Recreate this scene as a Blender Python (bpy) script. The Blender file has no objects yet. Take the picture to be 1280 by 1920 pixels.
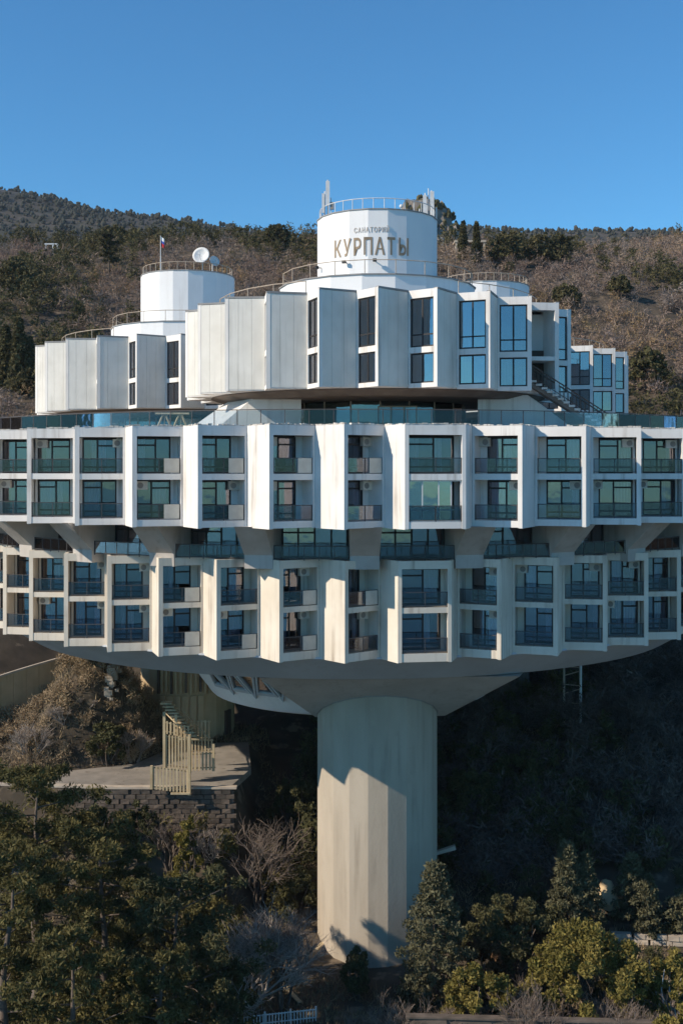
import bpy, bmesh, math, random
import numpy as np
from mathutils import Vector, Matrix

# ------------------------------------------------------------------ camera, sky, sun, exposure
SC = bpy.context.scene
COL = SC.collection
FPX, HOR, CZ = 2100.0, 880.0, 37.0           # focal length in photo pixels, horizon row, camera height

cam = bpy.data.cameras.new('camera')
cam_o = bpy.data.objects.new('camera', cam); COL.objects.link(cam_o)
cam_o.location = (0, 0, CZ); cam_o.rotation_euler = (math.radians(90), 0, 0)
cam.sensor_fit = 'HORIZONTAL'; cam.sensor_width = 36.0
cam.lens = 36.0 * FPX / 1280.0
cam.shift_y = -(960 - HOR) / 1280.0
cam.clip_end = 8000; cam.clip_start = 0.5
SC.camera = cam_o

SUN_AZ, SUN_EL = 68.0, 32.0                   # degrees left of the direction to the camera, height
world = bpy.data.worlds.new('World'); SC.world = world; world.use_nodes = True
wn = world.node_tree.nodes; wl = world.node_tree.links
bgn = wn['Background']
sky = wn.new('ShaderNodeTexSky'); sky.sky_type = 'NISHITA'; sky.sun_disc = False
sd = Vector((-math.sin(math.radians(SUN_AZ)) * math.cos(math.radians(SUN_EL)),
             -math.cos(math.radians(SUN_AZ)) * math.cos(math.radians(SUN_EL)),
             math.sin(math.radians(SUN_EL))))  # towards the sun
sky.sun_elevation = math.radians(SUN_EL)
sky.sun_rotation = math.atan2(sd.x, sd.y)
sky.altitude = 100; sky.air_density = 1.0; sky.dust_density = 0.0; sky.ozone_density = 3.0
grade = wn.new('ShaderNodeMix'); grade.data_type = 'RGBA'; grade.blend_type = 'MULTIPLY'; grade.inputs[0].default_value = 1.0
grade.inputs[7].default_value = (0.42, 0.94, 1.20, 1)   # clear deep blue of the whole sky
wl.new(sky.outputs[0], grade.inputs[6]); wl.new(grade.outputs[2], bgn.inputs[0]); bgn.inputs[1].default_value = 0.12

sun = bpy.data.lights.new('sun', 'SUN'); sun.energy = 4.9; sun.angle = math.radians(0.5)
sun.color = (1.0, 0.875, 0.715)
sun_o = bpy.data.objects.new('sun', sun); COL.objects.link(sun_o)
sun_o.rotation_euler = (-sd).to_track_quat('-Z', 'Y').to_euler()

SC.view_settings.view_transform = 'Standard'; SC.view_settings.look = 'None'
SC.view_settings.exposure = 0.12; SC.view_settings.gamma = 1.0
SC.view_settings.use_curve_mapping = False
SC.cycles.max_bounces = 6; SC.cycles.transparent_max_bounces = 12

def at(px, py, d):
    """photo pixel at depth d -> point in the place"""
    return Vector(((px - 640) * d / FPX, d, CZ + (HOR - py) * d / FPX))

R_ = math.radians
rnd = random.Random(7)

# ------------------------------------------------------------------ materials
MATS = {}
def mat(name, c1, c2=None, scale=1.0, rough=0.85, bump=0.0, bscale=None, streak=None, stretch=1.0,
        island=0.0, spec=0.3, metallic=0.0, lo=0.35, hi=0.65, objvar=0.0, speck=None, translucent=0.0):
    m = bpy.data.materials.new(name); m.use_nodes = True
    n = m.node_tree.nodes; l = m.node_tree.links
    b = n['Principled BSDF']; b.inputs['Roughness'].default_value = rough
    b.inputs['Specular IOR Level'].default_value = spec; b.inputs['Metallic'].default_value = metallic
    geo = n.new('ShaderNodeNewGeometry')
    def noise(sc, det=5, vec=None, r=0.55):
        t = n.new('ShaderNodeTexNoise'); t.inputs['Scale'].default_value = sc
        t.inputs['Detail'].default_value = det; t.inputs['Roughness'].default_value = r
        l.new(vec if vec else geo.outputs['Position'], t.inputs['Vector']); return t
    def mapped(sx, sy, sz):
        mp = n.new('ShaderNodeMapping'); mp.inputs['Scale'].default_value = (sx, sy, sz)
        l.new(geo.outputs['Position'], mp.inputs['Vector']); return mp.outputs[0]
    def ramp(src, a, c):
        r = n.new('ShaderNodeMapRange'); r.inputs[1].default_value = a; r.inputs[2].default_value = c
        l.new(src, r.inputs[0]); return r.outputs[0]
    def mix(f, A, B):
        x = n.new('ShaderNodeMix'); x.data_type = 'RGBA'
        if isinstance(f, float): x.inputs[0].default_value = f
        else: l.new(f, x.inputs[0])
        for v, s in ((A, x.inputs[6]), (B, x.inputs[7])):
            if isinstance(v, tuple): s.default_value = (*v, 1)
            else: l.new(v, s)
        return x.outputs[2]
    out = c1
    if c2:
        out = mix(ramp(noise(scale, vec=mapped(1, 1, stretch)).outputs[0], lo, hi), c1, c2)
    if speck:
        out = mix(ramp(noise(speck[1], 3).outputs[0], speck[2], speck[2] + 0.08), out, speck[0])
    if streak:
        s1 = ramp(noise(1.0, 4, mapped(2.2, 2.2, 0.12)).outputs[0], 0.52, 0.70)
        s2 = ramp(noise(0.35, 3).outputs[0], 0.35, 0.7)
        mm = n.new('ShaderNodeMath'); mm.operation = 'MULTIPLY'; l.new(s1, mm.inputs[0]); l.new(s2, mm.inputs[1])
        m2 = n.new('ShaderNodeMath'); m2.operation = 'MULTIPLY'; l.new(mm.outputs[0], m2.inputs[0]); m2.inputs[1].default_value = streak[1]
        out = mix(m2.outputs[0], out, streak[0])
    if island or objvar:
        src = geo.outputs['Random Per Island']
        if objvar:
            oi = n.new('ShaderNodeObjectInfo'); src = oi.outputs['Random']
        amt = island or objvar
        h = n.new('ShaderNodeMapRange'); h.inputs[3].default_value = 1 - amt; h.inputs[4].default_value = 1 + amt
        l.new(src, h.inputs[0])
        hs = n.new('ShaderNodeHueSaturation'); l.new(h.outputs[0], hs.inputs['Value'])
        if isinstance(out, tuple): hs.inputs['Color'].default_value = (*out, 1)
        else: l.new(out, hs.inputs['Color'])
        out = hs.outputs[0]
    if isinstance(out, tuple): b.inputs['Base Color'].default_value = (*out, 1)
    else: l.new(out, b.inputs['Base Color'])
    if bump:
        bp = n.new('ShaderNodeBump'); bp.inputs['Strength'].default_value = bump; bp.inputs['Distance'].default_value = 0.05
        l.new(noise(bscale or scale * 6, 6).outputs[0], bp.inputs['Height']); l.new(bp.outputs[0], b.inputs['Normal'])
    if translucent:
        tr = n.new('ShaderNodeBsdfTranslucent')
        if isinstance(out, tuple): tr.inputs[0].default_value = (*out, 1)
        else: l.new(out, tr.inputs[0])
        ms = n.new('ShaderNodeMixShader'); ms.inputs[0].default_value = translucent
        l.new(b.outputs[0], ms.inputs[1]); l.new(tr.outputs[0], ms.inputs[2])
        l.new(ms.outputs[0], n['Material Output'].inputs[0])
    MATS[name] = m
    return m

def glass_mat(name, tint, refl, rough=0.03):
    m = bpy.data.materials.new(name); m.use_nodes = True
    n = m.node_tree.nodes; l = m.node_tree.links
    n.remove(n['Principled BSDF'])
    tr = n.new('ShaderNodeBsdfTransparent'); tr.inputs[0].default_value = (*tint, 1)
    gl = n.new('ShaderNodeBsdfGlossy'); gl.inputs['Roughness'].default_value = rough
    gl.inputs[0].default_value = (1, 0.95, 0.97, 1)
    fr = n.new('ShaderNodeFresnel'); fr.inputs[0].default_value = 1.5
    mx = n.new('ShaderNodeMath'); mx.operation = 'MULTIPLY_ADD'; l.new(fr.outputs[0], mx.inputs[0])
    mx.inputs[1].default_value = 1.2; mx.inputs[2].default_value = refl; mx.use_clamp = True
    geo = n.new('ShaderNodeNewGeometry'); ns = n.new('ShaderNodeTexNoise'); ns.inputs['Scale'].default_value = 0.9
    l.new(geo.outputs['Position'], ns.inputs['Vector'])
    bp = n.new('ShaderNodeBump'); bp.inputs['Strength'].default_value = 0.06; bp.inputs['Distance'].default_value = 0.1
    oi = n.new('ShaderNodeObjectInfo'); wnz = n.new('ShaderNodeTexWhiteNoise'); wnz.noise_dimensions = '1D'
    l.new(oi.outputs['Random'], wnz.inputs['W'])
    vm = n.new('ShaderNodeVectorMath'); vm.operation = 'MULTIPLY_ADD'; l.new(wnz.outputs['Color'], vm.inputs[0])
    vm.inputs[1].default_value = (.06, .06, .03); vm.inputs[2].default_value = (-.03, -.03, -.005)
    va = n.new('ShaderNodeVectorMath'); va.operation = 'ADD'; l.new(geo.outputs['Normal'], va.inputs[0]); l.new(vm.outputs[0], va.inputs[1])
    vn = n.new('ShaderNodeVectorMath'); vn.operation = 'NORMALIZE'; l.new(va.outputs[0], vn.inputs[0]); l.new(vn.outputs[0], bp.inputs['Normal'])
    l.new(ns.outputs[0], bp.inputs['Height']); l.new(bp.outputs[0], gl.inputs['Normal'])
    ms = n.new('ShaderNodeMixShader'); l.new(mx.outputs[0], ms.inputs[0])
    l.new(tr.outputs[0], ms.inputs[1]); l.new(gl.outputs[0], ms.inputs[2])
    l.new(ms.outputs[0], n['Material Output'].inputs[0])
    MATS[name] = m
    return m

mat('white_plaster', (0.82, 0.79, 0.75), (0.75, 0.715, 0.67), 0.5, 0.85, 0.06, 4, streak=((0.36, 0.31, 0.26), 0.8))
mat('cream_plaster', (0.74, 0.67, 0.57), (0.66, 0.585, 0.48), 0.45, 0.88, 0.08, 4, streak=((0.30, 0.23, 0.17), 0.85))
mat('panel', (0.80, 0.77, 0.70), (0.71, 0.68, 0.61), 0.6, 0.8, 0.03, 8, streak=((0.40, 0.38, 0.33), 0.5), island=0.05)
mat('drum_metal', (0.82, 0.82, 0.81), (0.76, 0.76, 0.755), 0.4, 0.6, streak=((0.5, 0.47, 0.43), 0.35))
mat('concrete', (0.47, 0.405, 0.32), (0.39, 0.33, 0.255), 0.5, 0.9, 0.25, 5, streak=((0.32, 0.27, 0.21), 0.9), stretch=0.25, speck=((0.42, 0.36, 0.28), 1.3, 0.64))
mat('capital_concrete', (0.56, 0.545, 0.52), (0.48, 0.465, 0.44), 0.4, 0.9, 0.2, 4, streak=((0.36, 0.34, 0.31), 0.7), stretch=.4)
mat('saucer_concrete', (0.52, 0.55, 0.58), (0.45, 0.475, 0.50), 0.25, 0.9, 0.08, 3, streak=((0.40, 0.39, 0.37), 0.4))
mat('slab_edge', (0.66, 0.62, 0.56), (0.54, 0.49, 0.43), 0.9, 0.9, 0.1, 5, streak=((0.28, 0.23, 0.19), 0.8))
mat('roof', (0.34, 0.33, 0.32), (0.25, 0.245, 0.24), 0.6, 0.95)
mat('coping', (0.70, 0.66, 0.60), (0.45, 0.40, 0.35), 2.5, 0.9, island=0.2)
mat('bracket_shaded', (0.52, 0.48, 0.44), (0.43, 0.39, 0.35), 0.6, 0.9, 0.05, 4, streak=((0.28, 0.23, 0.19), 0.8))  # stained slab tone, darkened to paint in the recess shade
mat('far_forest', (0.034, 0.038, 0.030), (0.055, 0.052, 0.036), 0.02, 0.95, island=0.3)
mat('letter_faint', (0.50, 0.45, 0.40), rough=0.6)
mat('tan_render', (0.58, 0.44, 0.27), (0.47, 0.35, 0.21), 0.5, 0.9, 0.15, 3, streak=((0.22, 0.16, 0.10), 0.7))
mat('dark_frame', (0.035, 0.032, 0.032), rough=0.5)
mat('bronze_frame', (0.10, 0.07, 0.055), rough=0.5)
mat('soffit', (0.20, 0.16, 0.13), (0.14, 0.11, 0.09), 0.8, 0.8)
mat('rail_metal', (0.07, 0.065, 0.065), rough=0.5, spec=0.4)
mat('beige_metal', (0.50, 0.42, 0.33), (0.40, 0.31, 0.23), 3, 0.6)
mat('white_metal', (0.72, 0.72, 0.71), (0.62, 0.62, 0.61), 3, 0.5)
mat('aircon', (0.68, 0.65, 0.58), rough=0.6, objvar=0.18)
mat('grille', (0.30, 0.29, 0.27), rough=0.7)
mat('screen', (0.62, 0.58, 0.50), (0.54, 0.50, 0.43), 2, 0.8, objvar=0.12)
mat('curtain', (0.72, 0.70, 0.67), rough=0.95, objvar=0.3)
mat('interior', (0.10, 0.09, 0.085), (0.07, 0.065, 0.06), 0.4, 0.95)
mat('letter_gold', (0.33, 0.25, 0.17), (0.27, 0.20, 0.13), 3, 0.5, metallic=0.1)
mat('red_cloth', (0.5, 0.04, 0.04)); mat('white_cloth', (0.8, 0.8, 0.8)); mat('blue_cloth', (0.05, 0.1, 0.4))
mat('black_plastic', (0.02, 0.02, 0.02), rough=0.5)
mat('timber', (0.58, 0.47, 0.30), (0.42, 0.32, 0.19), 3, 0.85, 0.1, island=0.15, stretch=0.2)
mat('old_stone', (0.155, 0.122, 0.098), (0.095, 0.076, 0.06), 1.2, 0.95, 0.4, 3, island=0.2)
mat('pale_stone', (0.52, 0.44, 0.35), (0.40, 0.33, 0.26), 1.2, 0.95, 0.3, 3, island=0.15)
mat('paving', (0.30, 0.265, 0.225), (0.22, 0.195, 0.165), 0.7, 0.95, 0.1, 4, speck=((0.18, 0.15, 0.12), 1.6, 0.62))
mat('ground', (0.105, 0.080, 0.056), (0.055, 0.045, 0.032), 0.35, 1.0, 0.5, 2, speck=((0.19, 0.145, 0.10), 0.5, 0.60))
mat('mountain', (0.040, 0.040, 0.032), (0.070, 0.060, 0.050), 0.012, 1.0, speck=((0.035, 0.037, 0.026), 0.04, 0.52))
mat('rock', (0.30, 0.26, 0.225), (0.16, 0.14, 0.12), 0.12, 1.0, 0.8, 0.6)
mat('bark', (0.16, 0.125, 0.10), (0.09, 0.07, 0.055), 3, 0.95, 0.3)
mat('pale_bark', (0.34, 0.29, 0.25), (0.24, 0.20, 0.17), 3, 0.95)
mat('white_bark', (0.62, 0.60, 0.57), (0.35, 0.33, 0.31), 2.5, 0.9)
mat('twig', (0.21, 0.165, 0.13), (0.15, 0.115, 0.095), 0.8, 0.95, island=0.25)
mat('pale_twig', (0.36, 0.30, 0.25), (0.27, 0.22, 0.185), 0.8, 0.95, island=0.25)
FOL = dict(rough=0.75, spec=0.2, translucent=0.25)
mat('pine_leaf', (0.070, 0.068, 0.026), (0.160, 0.132, 0.046), 0.5, island=0.35, **FOL)
mat('olive_leaf', (0.155, 0.135, 0.034), (0.225, 0.180, 0.050), 0.6, island=0.35, **FOL)
mat('dark_leaf', (0.075, 0.076, 0.034), (0.115, 0.106, 0.048), 0.6, island=0.3, **FOL)
mat('grey_leaf', (0.150, 0.142, 0.080), (0.100, 0.096, 0.052), 1.0, island=0.3, **FOL)
mat('brown_leaf', (0.15, 0.080, 0.036), (0.10, 0.06, 0.03), 1.0, island=0.35, **FOL)
mat('hill_scrub', (0.300, 0.225, 0.165), (0.235, 0.165, 0.130), 0.03, 0.95, island=0.3, lo=0.42, hi=0.58, translucent=0.2)
mat('hill_scrub_grey', (0.250, 0.205, 0.175), (0.205, 0.160, 0.145), 0.04, 0.95, island=0.3, translucent=0.2)
mat('hill_scrub_rust', (0.330, 0.220, 0.125), (0.240, 0.175, 0.085), 0.05, 0.95, island=0.3, translucent=0.2)
mat('hill_evergreen', (0.075, 0.070, 0.028), (0.120, 0.102, 0.045), 0.06, 0.9, island=0.35, translucent=0.2)
mat('dry_twig', (0.38, 0.28, 0.17), (0.27, 0.195, 0.12), 0.5, 0.95, island=0.3)
mat('lobby_wall', (0.30, 0.36, 0.33), (0.24, 0.28, 0.25), 0.5, 0.8)
mat('ravine_twig', (0.15, 0.12, 0.10), (0.10, 0.08, 0.07), 0.8, 0.95, island=0.3)
mat('dry_grass', (0.28, 0.21, 0.12), (0.17, 0.13, 0.08), 0.6, 0.95, island=0.35)
glass_mat('glass', (0.66, 0.67, 0.73), 0.07)
glass_mat('tower_glass', (0.30, 0.42, 0.47), 0.22)
glass_mat('rail_glass', (0.70, 0.75, 0.79), -0.02)
glass_mat('lobby_glass', (0.55, 0.66, 0.62), 0.08)

# ------------------------------------------------------------------ mesh helpers
class MB:
    def __init__(s): s.v = []; s.f = []
    def add(s, vs, fs):
        o = len(s.v); s.v += [tuple(p) for p in vs]; s.f += [tuple(o + i for i in f) for f in fs]; return s
    def box(s, x0, x1, y0, y1, z0, z1):
        return s.prism([(x0, y0), (x1, y0), (x1, y1), (x0, y1)], z0, z1)
    def prism(s, poly, z0, z1):
        n = len(poly)
        vs = [(p[0], p[1], z0) for p in poly] + [(p[0], p[1], z1) for p in poly]
        fs = [tuple(range(n))[::-1], tuple(range(n, 2 * n))] + [(i, (i + 1) % n, n + (i + 1) % n, n + i) for i in range(n)]
        return s.add(vs, fs)
    def hexa(s, a, b):
        n = len(a)
        fs = [tuple(range(n))[::-1], tuple(range(n, 2 * n))] + [(i, (i + 1) % n, n + (i + 1) % n, n + i) for i in range(n)]
        return s.add(list(a) + list(b), fs)
    def tube(s, pts, rad, n=6):
        pts = [Vector(p) for p in pts]
        if not isinstance(rad, (list, tuple)): rad = [rad] * len(pts)
        rings = []
        for i, p in enumerate(pts):
            t = (pts[min(i + 1, len(pts) - 1)] - pts[max(i - 1, 0)])
            if t.length < 1e-6: t = Vector((0, 0, 1))
            t.normalize()
            a = t.orthogonal().normalized() if abs(t.z) > 0.95 else t.cross(Vector((0, 0, 1))).normalized()
            b = t.cross(a)
            rings.append([p + (a * math.cos(2 * math.pi * k / n) + b * math.sin(2 * math.pi * k / n)) * rad[i] for k in range(n)])
        vs = [q for r in rings for q in r]; fs = []
        for i in range(len(rings) - 1):
            for k in range(n):
                fs.append((i * n + k, i * n + (k + 1) % n, (i + 1) * n + (k + 1) % n, (i + 1) * n + k))
        fs.append(tuple(range(n))[::-1]); fs.append(tuple(range((len(rings) - 1) * n, len(rings) * n)))
        return s.add(vs, fs)
    def lathe(s, prof, n=48, a0=0.0, cap=True):
        vs = []; fs = []
        for r, z in prof:
            for k in range(n):
                a = a0 + 2 * math.pi * k / n
                vs.append((r * math.sin(a), -r * math.cos(a), z))
        for i in range(len(prof) - 1):
            for k in range(n):
                fs.append((i * n + k, i * n + (k + 1) % n, (i + 1) * n + (k + 1) % n, (i + 1) * n + k))
        if cap:
            fs.append(tuple(range(n))[::-1]); fs.append(tuple(range((len(prof) - 1) * n, len(prof) * n)))
        return s.add(vs, fs)
    def mesh(s, name, m, recalc=True, smooth=False):
        me = bpy.data.meshes.new(name); me.from_pydata(s.v, [], s.f)
        if recalc:
            bm = bmesh.new(); bm.from_mesh(me); bmesh.ops.recalc_face_normals(bm, faces=bm.faces); bm.to_mesh(me); bm.free()
        me.materials.append(MATS[m])
        if smooth: me.polygons.foreach_set('use_smooth', [True] * len(me.polygons))
        me.update(); return me
    def build(s, name, m, parent=None, **k):
        return link(name, s.mesh(name, m, **k), parent)

def link(name, me, parent=None, loc=(0, 0, 0), rz=0.0):
    o = bpy.data.objects.new(name, me); COL.objects.link(o)
    o.location = loc; o.rotation_euler = (0, 0, rz)
    if parent: o.parent = parent
    return o
def tag(o, label=None, cat=None, group=None, kind=None):
    if label: o['label'] = label
    if cat: o['category'] = cat
    if group: o['group'] = group
    if kind: o['kind'] = kind
    return o
def empty(name, loc=(0, 0, 0), rz=0.0):
    return link(name, None, None, loc, rz)
def np_mesh(name, v, f, m, smooth=False):
    v = np.asarray(v, np.float32); f = np.asarray(f, np.int32); k = f.shape[1]
    me = bpy.data.meshes.new(name)
    me.vertices.add(len(v)); me.vertices.foreach_set('co', v.ravel())
    me.loops.add(f.size); me.loops.foreach_set('vertex_index', f.ravel())
    me.polygons.add(len(f)); me.polygons.foreach_set('loop_start', np.arange(0, f.size, k, dtype=np.int32))
    me.polygons.foreach_set('loop_total', np.full(len(f), k, np.int32))
    me.update(calc_edges=True); me.materials.append(MATS[m])
    if smooth: me.polygons.foreach_set('use_smooth', np.ones(len(f), bool))
    return me

LETTER = {}
def letter_mesh(ch, size, bold):
    cu = bpy.data.curves.new('letter', 'FONT'); cu.body = ch; cu.size = size; cu.align_x = 'CENTER'
    cu.extrude = 0.012; cu.offset = bold; cu.resolution_u = 3
    o = bpy.data.objects.new('tmp', cu); COL.objects.link(o)
    dg = bpy.context.evaluated_depsgraph_get(); me = bpy.data.meshes.new_from_object(o.evaluated_get(dg))
    bpy.data.objects.remove(o); me.materials.clear(); me.materials.append(MATS['letter_gold' if size > 1 else 'letter_faint']); me.name = 'letter'; return me
for ch in set('КУРПАТЫ'): LETTER[(ch, False)] = letter_mesh(ch, 1.75, .026)
for ch in set('САНАТОРИЙ'): LETTER[(ch, True)] = letter_mesh(ch, .52, .006)

# ------------------------------------------------------------------ terrain
def fbm(x, y, seed=0, octs=5, base=1.0):
    x = np.asarray(x, float) * base; y = np.asarray(y, float) * base
    out = np.zeros(np.broadcast(x, y).shape); amp = 1.0
    for o in range(octs):
        r = np.random.RandomState(seed * 31 + o)
        for k in range(3):
            a = r.rand() * 6.283; ph = r.rand() * 6.283
            out = out + amp * np.sin((x * math.cos(a) + y * math.sin(a)) * (1 + .35 * k) + ph + 1.3 * np.sin((x * math.sin(a) - y * math.cos(a)) * .7 + ph)) / 3
        amp *= 0.5; x = x * 2.03; y = y * 2.03
    return out
def sstep(a, b, t):
    t = np.clip((t - a) / (b - a), 0, 1); return t * t * (3 - 2 * t)
GY = [-400, 20, 40, 60, 72, 85, 95, 110, 125, 140, 200, 250, 300, 350, 385, 420, 520, 700, 900]
GZ = [-90, -14, -9, -5, -1.6, 0, 3.2, 9, 13, 20, 42, 64, 85.5, 104, 112, 114, 116, 118, 118]
def ground_z(x, y):
    x = np.asarray(x, float); y = np.asarray(y, float)
    z = np.interp(y, GY, GZ)
    hill = sstep(120, 260, y)
    z = z + fbm(x, y, 3, 4, 0.022) * 5.0 * hill + fbm(x, y, 5, 3, 0.25) * 0.35 * sstep(55, 66, y)
    z = z + sstep(0, 140, x) * hill * 4.0
    # terrace before the left tower
    t = sstep(-7.0, -9.5, x) * sstep(93.0, 93.4, y) * (1 - sstep(118, 126, y))
    z = z * (1 - t) + 10.4 * t
    t2 = sstep(-6, -10, x) * sstep(86.0, 92.5, y) * (1 - sstep(92.7, 93.2, y))
    z = z * (1 - t2) + (6.4) * t2
    # dry mound beside it
    m = np.exp(-(((x + 23.5) / 6.0) ** 2 + ((y - 106) / 6.5) ** 2))
    m = m * sstep(-.5, 4.5, y - np.interp(x, [-28, -18.5, -15.5, -8], [96.8, 100.8, 108.3, 108.7]))
    z = z + 9.0 * m + 1.0 * fbm(x, y, 9, 5, 0.45) * np.sqrt(m)
    m2 = sstep(-27, -42, x) * sstep(90, 112, y) * (1 - hill)
    z = z + 6 * m2
    # right bank
    m3 = sstep(10, 30, x) * sstep(82, 92, y) * (1 - hill)
    z = z + 2.2 * m3
    return z
gx = np.concatenate([np.linspace(-900, -140, 24), np.linspace(-130, -50, 30), np.linspace(-49, 49, 150), np.linspace(50, 130, 30), np.linspace(140, 900, 24)])
gy = np.concatenate([np.linspace(-400, 40, 14), np.linspace(45, 62, 8), np.linspace(63, 130, 120), np.linspace(132, 430, 110), np.linspace(440, 900, 24)])
XX, YY = np.meshgrid(gx, gy); ZZ = ground_z(XX, YY)
nx, ny = len(gx), len(gy)
ii = (np.arange(ny - 1)[:, None] * nx + np.arange(nx - 1)[None, :]).ravel()
g = link('ground', np_mesh('ground', np.stack([XX, YY, ZZ], -1).reshape(-1, 3), np.stack([ii, ii + 1, ii + nx + 1, ii + nx], -1), 'ground', True))
tag(g, 'brown scrubby hillside ground rising behind the building', 'ground', kind='structure')

def on_ground(px, py, dmin=60, dmax=420):
    for d in np.arange(dmin, dmax, 0.5):
        p = at(px, py, d)
        if p.z <= float(ground_z(p.x, p.y)): return Vector((p.x, p.y, float(ground_z(p.x, p.y))))
    p = at(px, py, dmax); return Vector((p.x, p.y, float(ground_z(p.x, p.y))))

mat('sea', (0.02, 0.055, 0.085), (0.03, 0.07, 0.10), 0.01, 0.15, 0.3, 0.4, spec=0.5)
sm_ = MB(); sm_.add([(-6000, -380, -82), (6000, -380, -82), (6000, -7000, -82), (-6000, -7000, -82)], [(0, 3, 2, 1)])
tag(sm_.build('sea', 'sea', recalc=False), 'open blue sea below the slope behind the viewer', 'sea', kind='structure')

# far mountain ridge
def mountain_z(x, y):
    rx = x / 1500 * FPX + 640
    top = np.interp(rx, [-900, -300, 0, 100, 200, 300, 400, 520, 700, 860, 1000, 1300, 1800], [190, 320, 362, 370, 385, 404, 424, 445, 450, 440, 441, 450, 450])
    zt = CZ + (HOR - top) * 1500 / FPX - 5
    prof = sstep(760, 1500, y) * (1 - 0.25 * sstep(1550, 2300, y))
    return 100 + (zt - 100) * prof + fbm(x, y, 11, 5, 0.008) * 9 * sstep(800, 1000, y)
mx_ = np.linspace(-1500, 1500, 150); my_ = np.linspace(760, 2300, 80)
XX, YY = np.meshgrid(mx_, my_); ZZ = mountain_z(XX, YY); nx, ny = len(mx_), len(my_)
ii = (np.arange(ny - 1)[:, None] * nx + np.arange(nx - 1)[None, :]).ravel()
o = link('mountain', np_mesh('mountain', np.stack([XX, YY, ZZ], -1).reshape(-1, 3), np.stack([ii, ii + 1, ii + nx + 1, ii + nx], -1), 'mountain', True))
tag(o, 'dark wooded mountain ridge far behind the building', 'mountain', kind='structure')

# rocky knob behind the sign drum
bm = bmesh.new(); bmesh.ops.create_icosphere(bm, subdivisions=5, radius=1)
for v in bm.verts:
    c = v.co.copy()
    nz = float(fbm(c.x * 3 + c.z, c.y * 3 + c.z * 2, 21, 5, 1.1)); n2 = float(fbm(c.x * 7 - c.z * 3, c.y * 7, 23, 4, 1.6))
    f = 1 + 0.16 * nz + 0.06 * n2
    v.co = Vector((c.x * 24 * f, c.y * 24 * f, max(c.z, -0.2) * 51 * f))
me = bpy.data.meshes.new('rock_outcrop'); bm.to_mesh(me); bm.free(); me.materials.append(MATS['rock'])
ko = link('rock_outcrop', me, None, (at(796, 0, 600).x, 600, 130)); tag(ko, 'grey rocky crag rising behind the sign drum', 'rock', kind='structure')

# ------------------------------------------------------------------ the building
CX, CY = 0.82, 107.4
B = empty('sanatorium_building', (CX, CY, 0))
tag(B, 'white saucer shaped sanatorium with sawtooth balconies standing on a concrete column', 'building')
AX = 7.8                                       # azimuth of the ring's axis of symmetry (degrees to the right)

def pol(r, deg): return (r * math.sin(R_(deg)), -r * math.cos(R_(deg)))
class Face:
    """a wall plane in plan: u along it, v inward"""
    def __init__(s, p0, p1):
        s.p = Vector(p0); d = Vector(p1) - s.p; s.L = d.length; s.u = d / s.L
        s.n = Vector((-s.u.y, s.u.x))
        mid = (Vector(p0) + Vector(p1)) / 2
        if s.n.dot(-mid) < 0: s.n = -s.n
    def pt(s, u, v): q = s.p + s.u * u + s.n * v; return (q.x, q.y)
    def box(s, mb, u0, u1, v0, v1, z0, z1):
        return mb.prism([s.pt(u0, v0), s.pt(u1, v0), s.pt(u1, v1), s.pt(u0, v1)], z0, z1)

def bars(fc, mb, u0, u1, z0, z1, v0, v1, t, mull=(), trans=()):
    fc.box(mb, u0, u0 + t, v0, v1, z0, z1); fc.box(mb, u1 - t, u1, v0, v1, z0, z1)
    fc.box(mb, u0 + t, u1 - t, v0, v1, z1 - t, z1); fc.box(mb, u0 + t, u1 - t, v0, v1, z0, z0 + t)
    for m in mull: fc.box(mb, m - t / 2, m + t / 2, v0 + .004, v1 - .004, z0 + t, z1 - t)
    for (a, b, z) in trans: fc.box(mb, a, b, v0 + .008, v1 - .008, z - t / 2, z + t / 2)

def curtain_mb(fc, u0, u1, v, z0, z1):
    n = max(4, int((u1 - u0) / 0.10)); a = []; b = []
    for i in range(n + 1):
        q = fc.pt(u0 + (u1 - u0) * i / n, v + (0.05 if i % 2 else 0)); a.append((*q, z0)); b.append((*q, z1))
    mb = MB(); mb.add(a + b, [(i, i + 1, n + 2 + i, n + 1 + i) for i in range(n)]); return mb

CACHE = {}
def cached(key, fn):
    if key not in CACHE: CACHE[key] = fn()
    return CACHE[key]

RINGS = {
 'upper': dict(R=37.5, D=2.0, z=[33.27, 33.70, 36.32, 36.72, 39.17, 39.83], wall='white_plaster'),
 'lower': dict(R=34.3, D=1.85, z=[24.35, 24.90, 27.55, 27.92, 30.45, 31.0], wall='cream_plaster'),
}
PITCH, DELTA, FIRST, HALF = 7.2, 4.15, 8.8, 3.0
BD = 1.45                                      # balcony depth

def tooth_geo(rk, s):
    q = RINGS[rk]; R, D = q['R'], q['D']
    if s == 0:
        Pa, Pb = pol(R, -HALF), pol(R, HALF); Va, Vb = pol(R - D, -(FIRST - DELTA)), pol(R - D, FIRST - DELTA)
        return Pa, Pb, Va, Vb
    r = pol(R, 0); V = pol(R - D, s * DELTA); U = pol(R - D, -s * (PITCH - DELTA))
    return r, V, U, None

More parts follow.
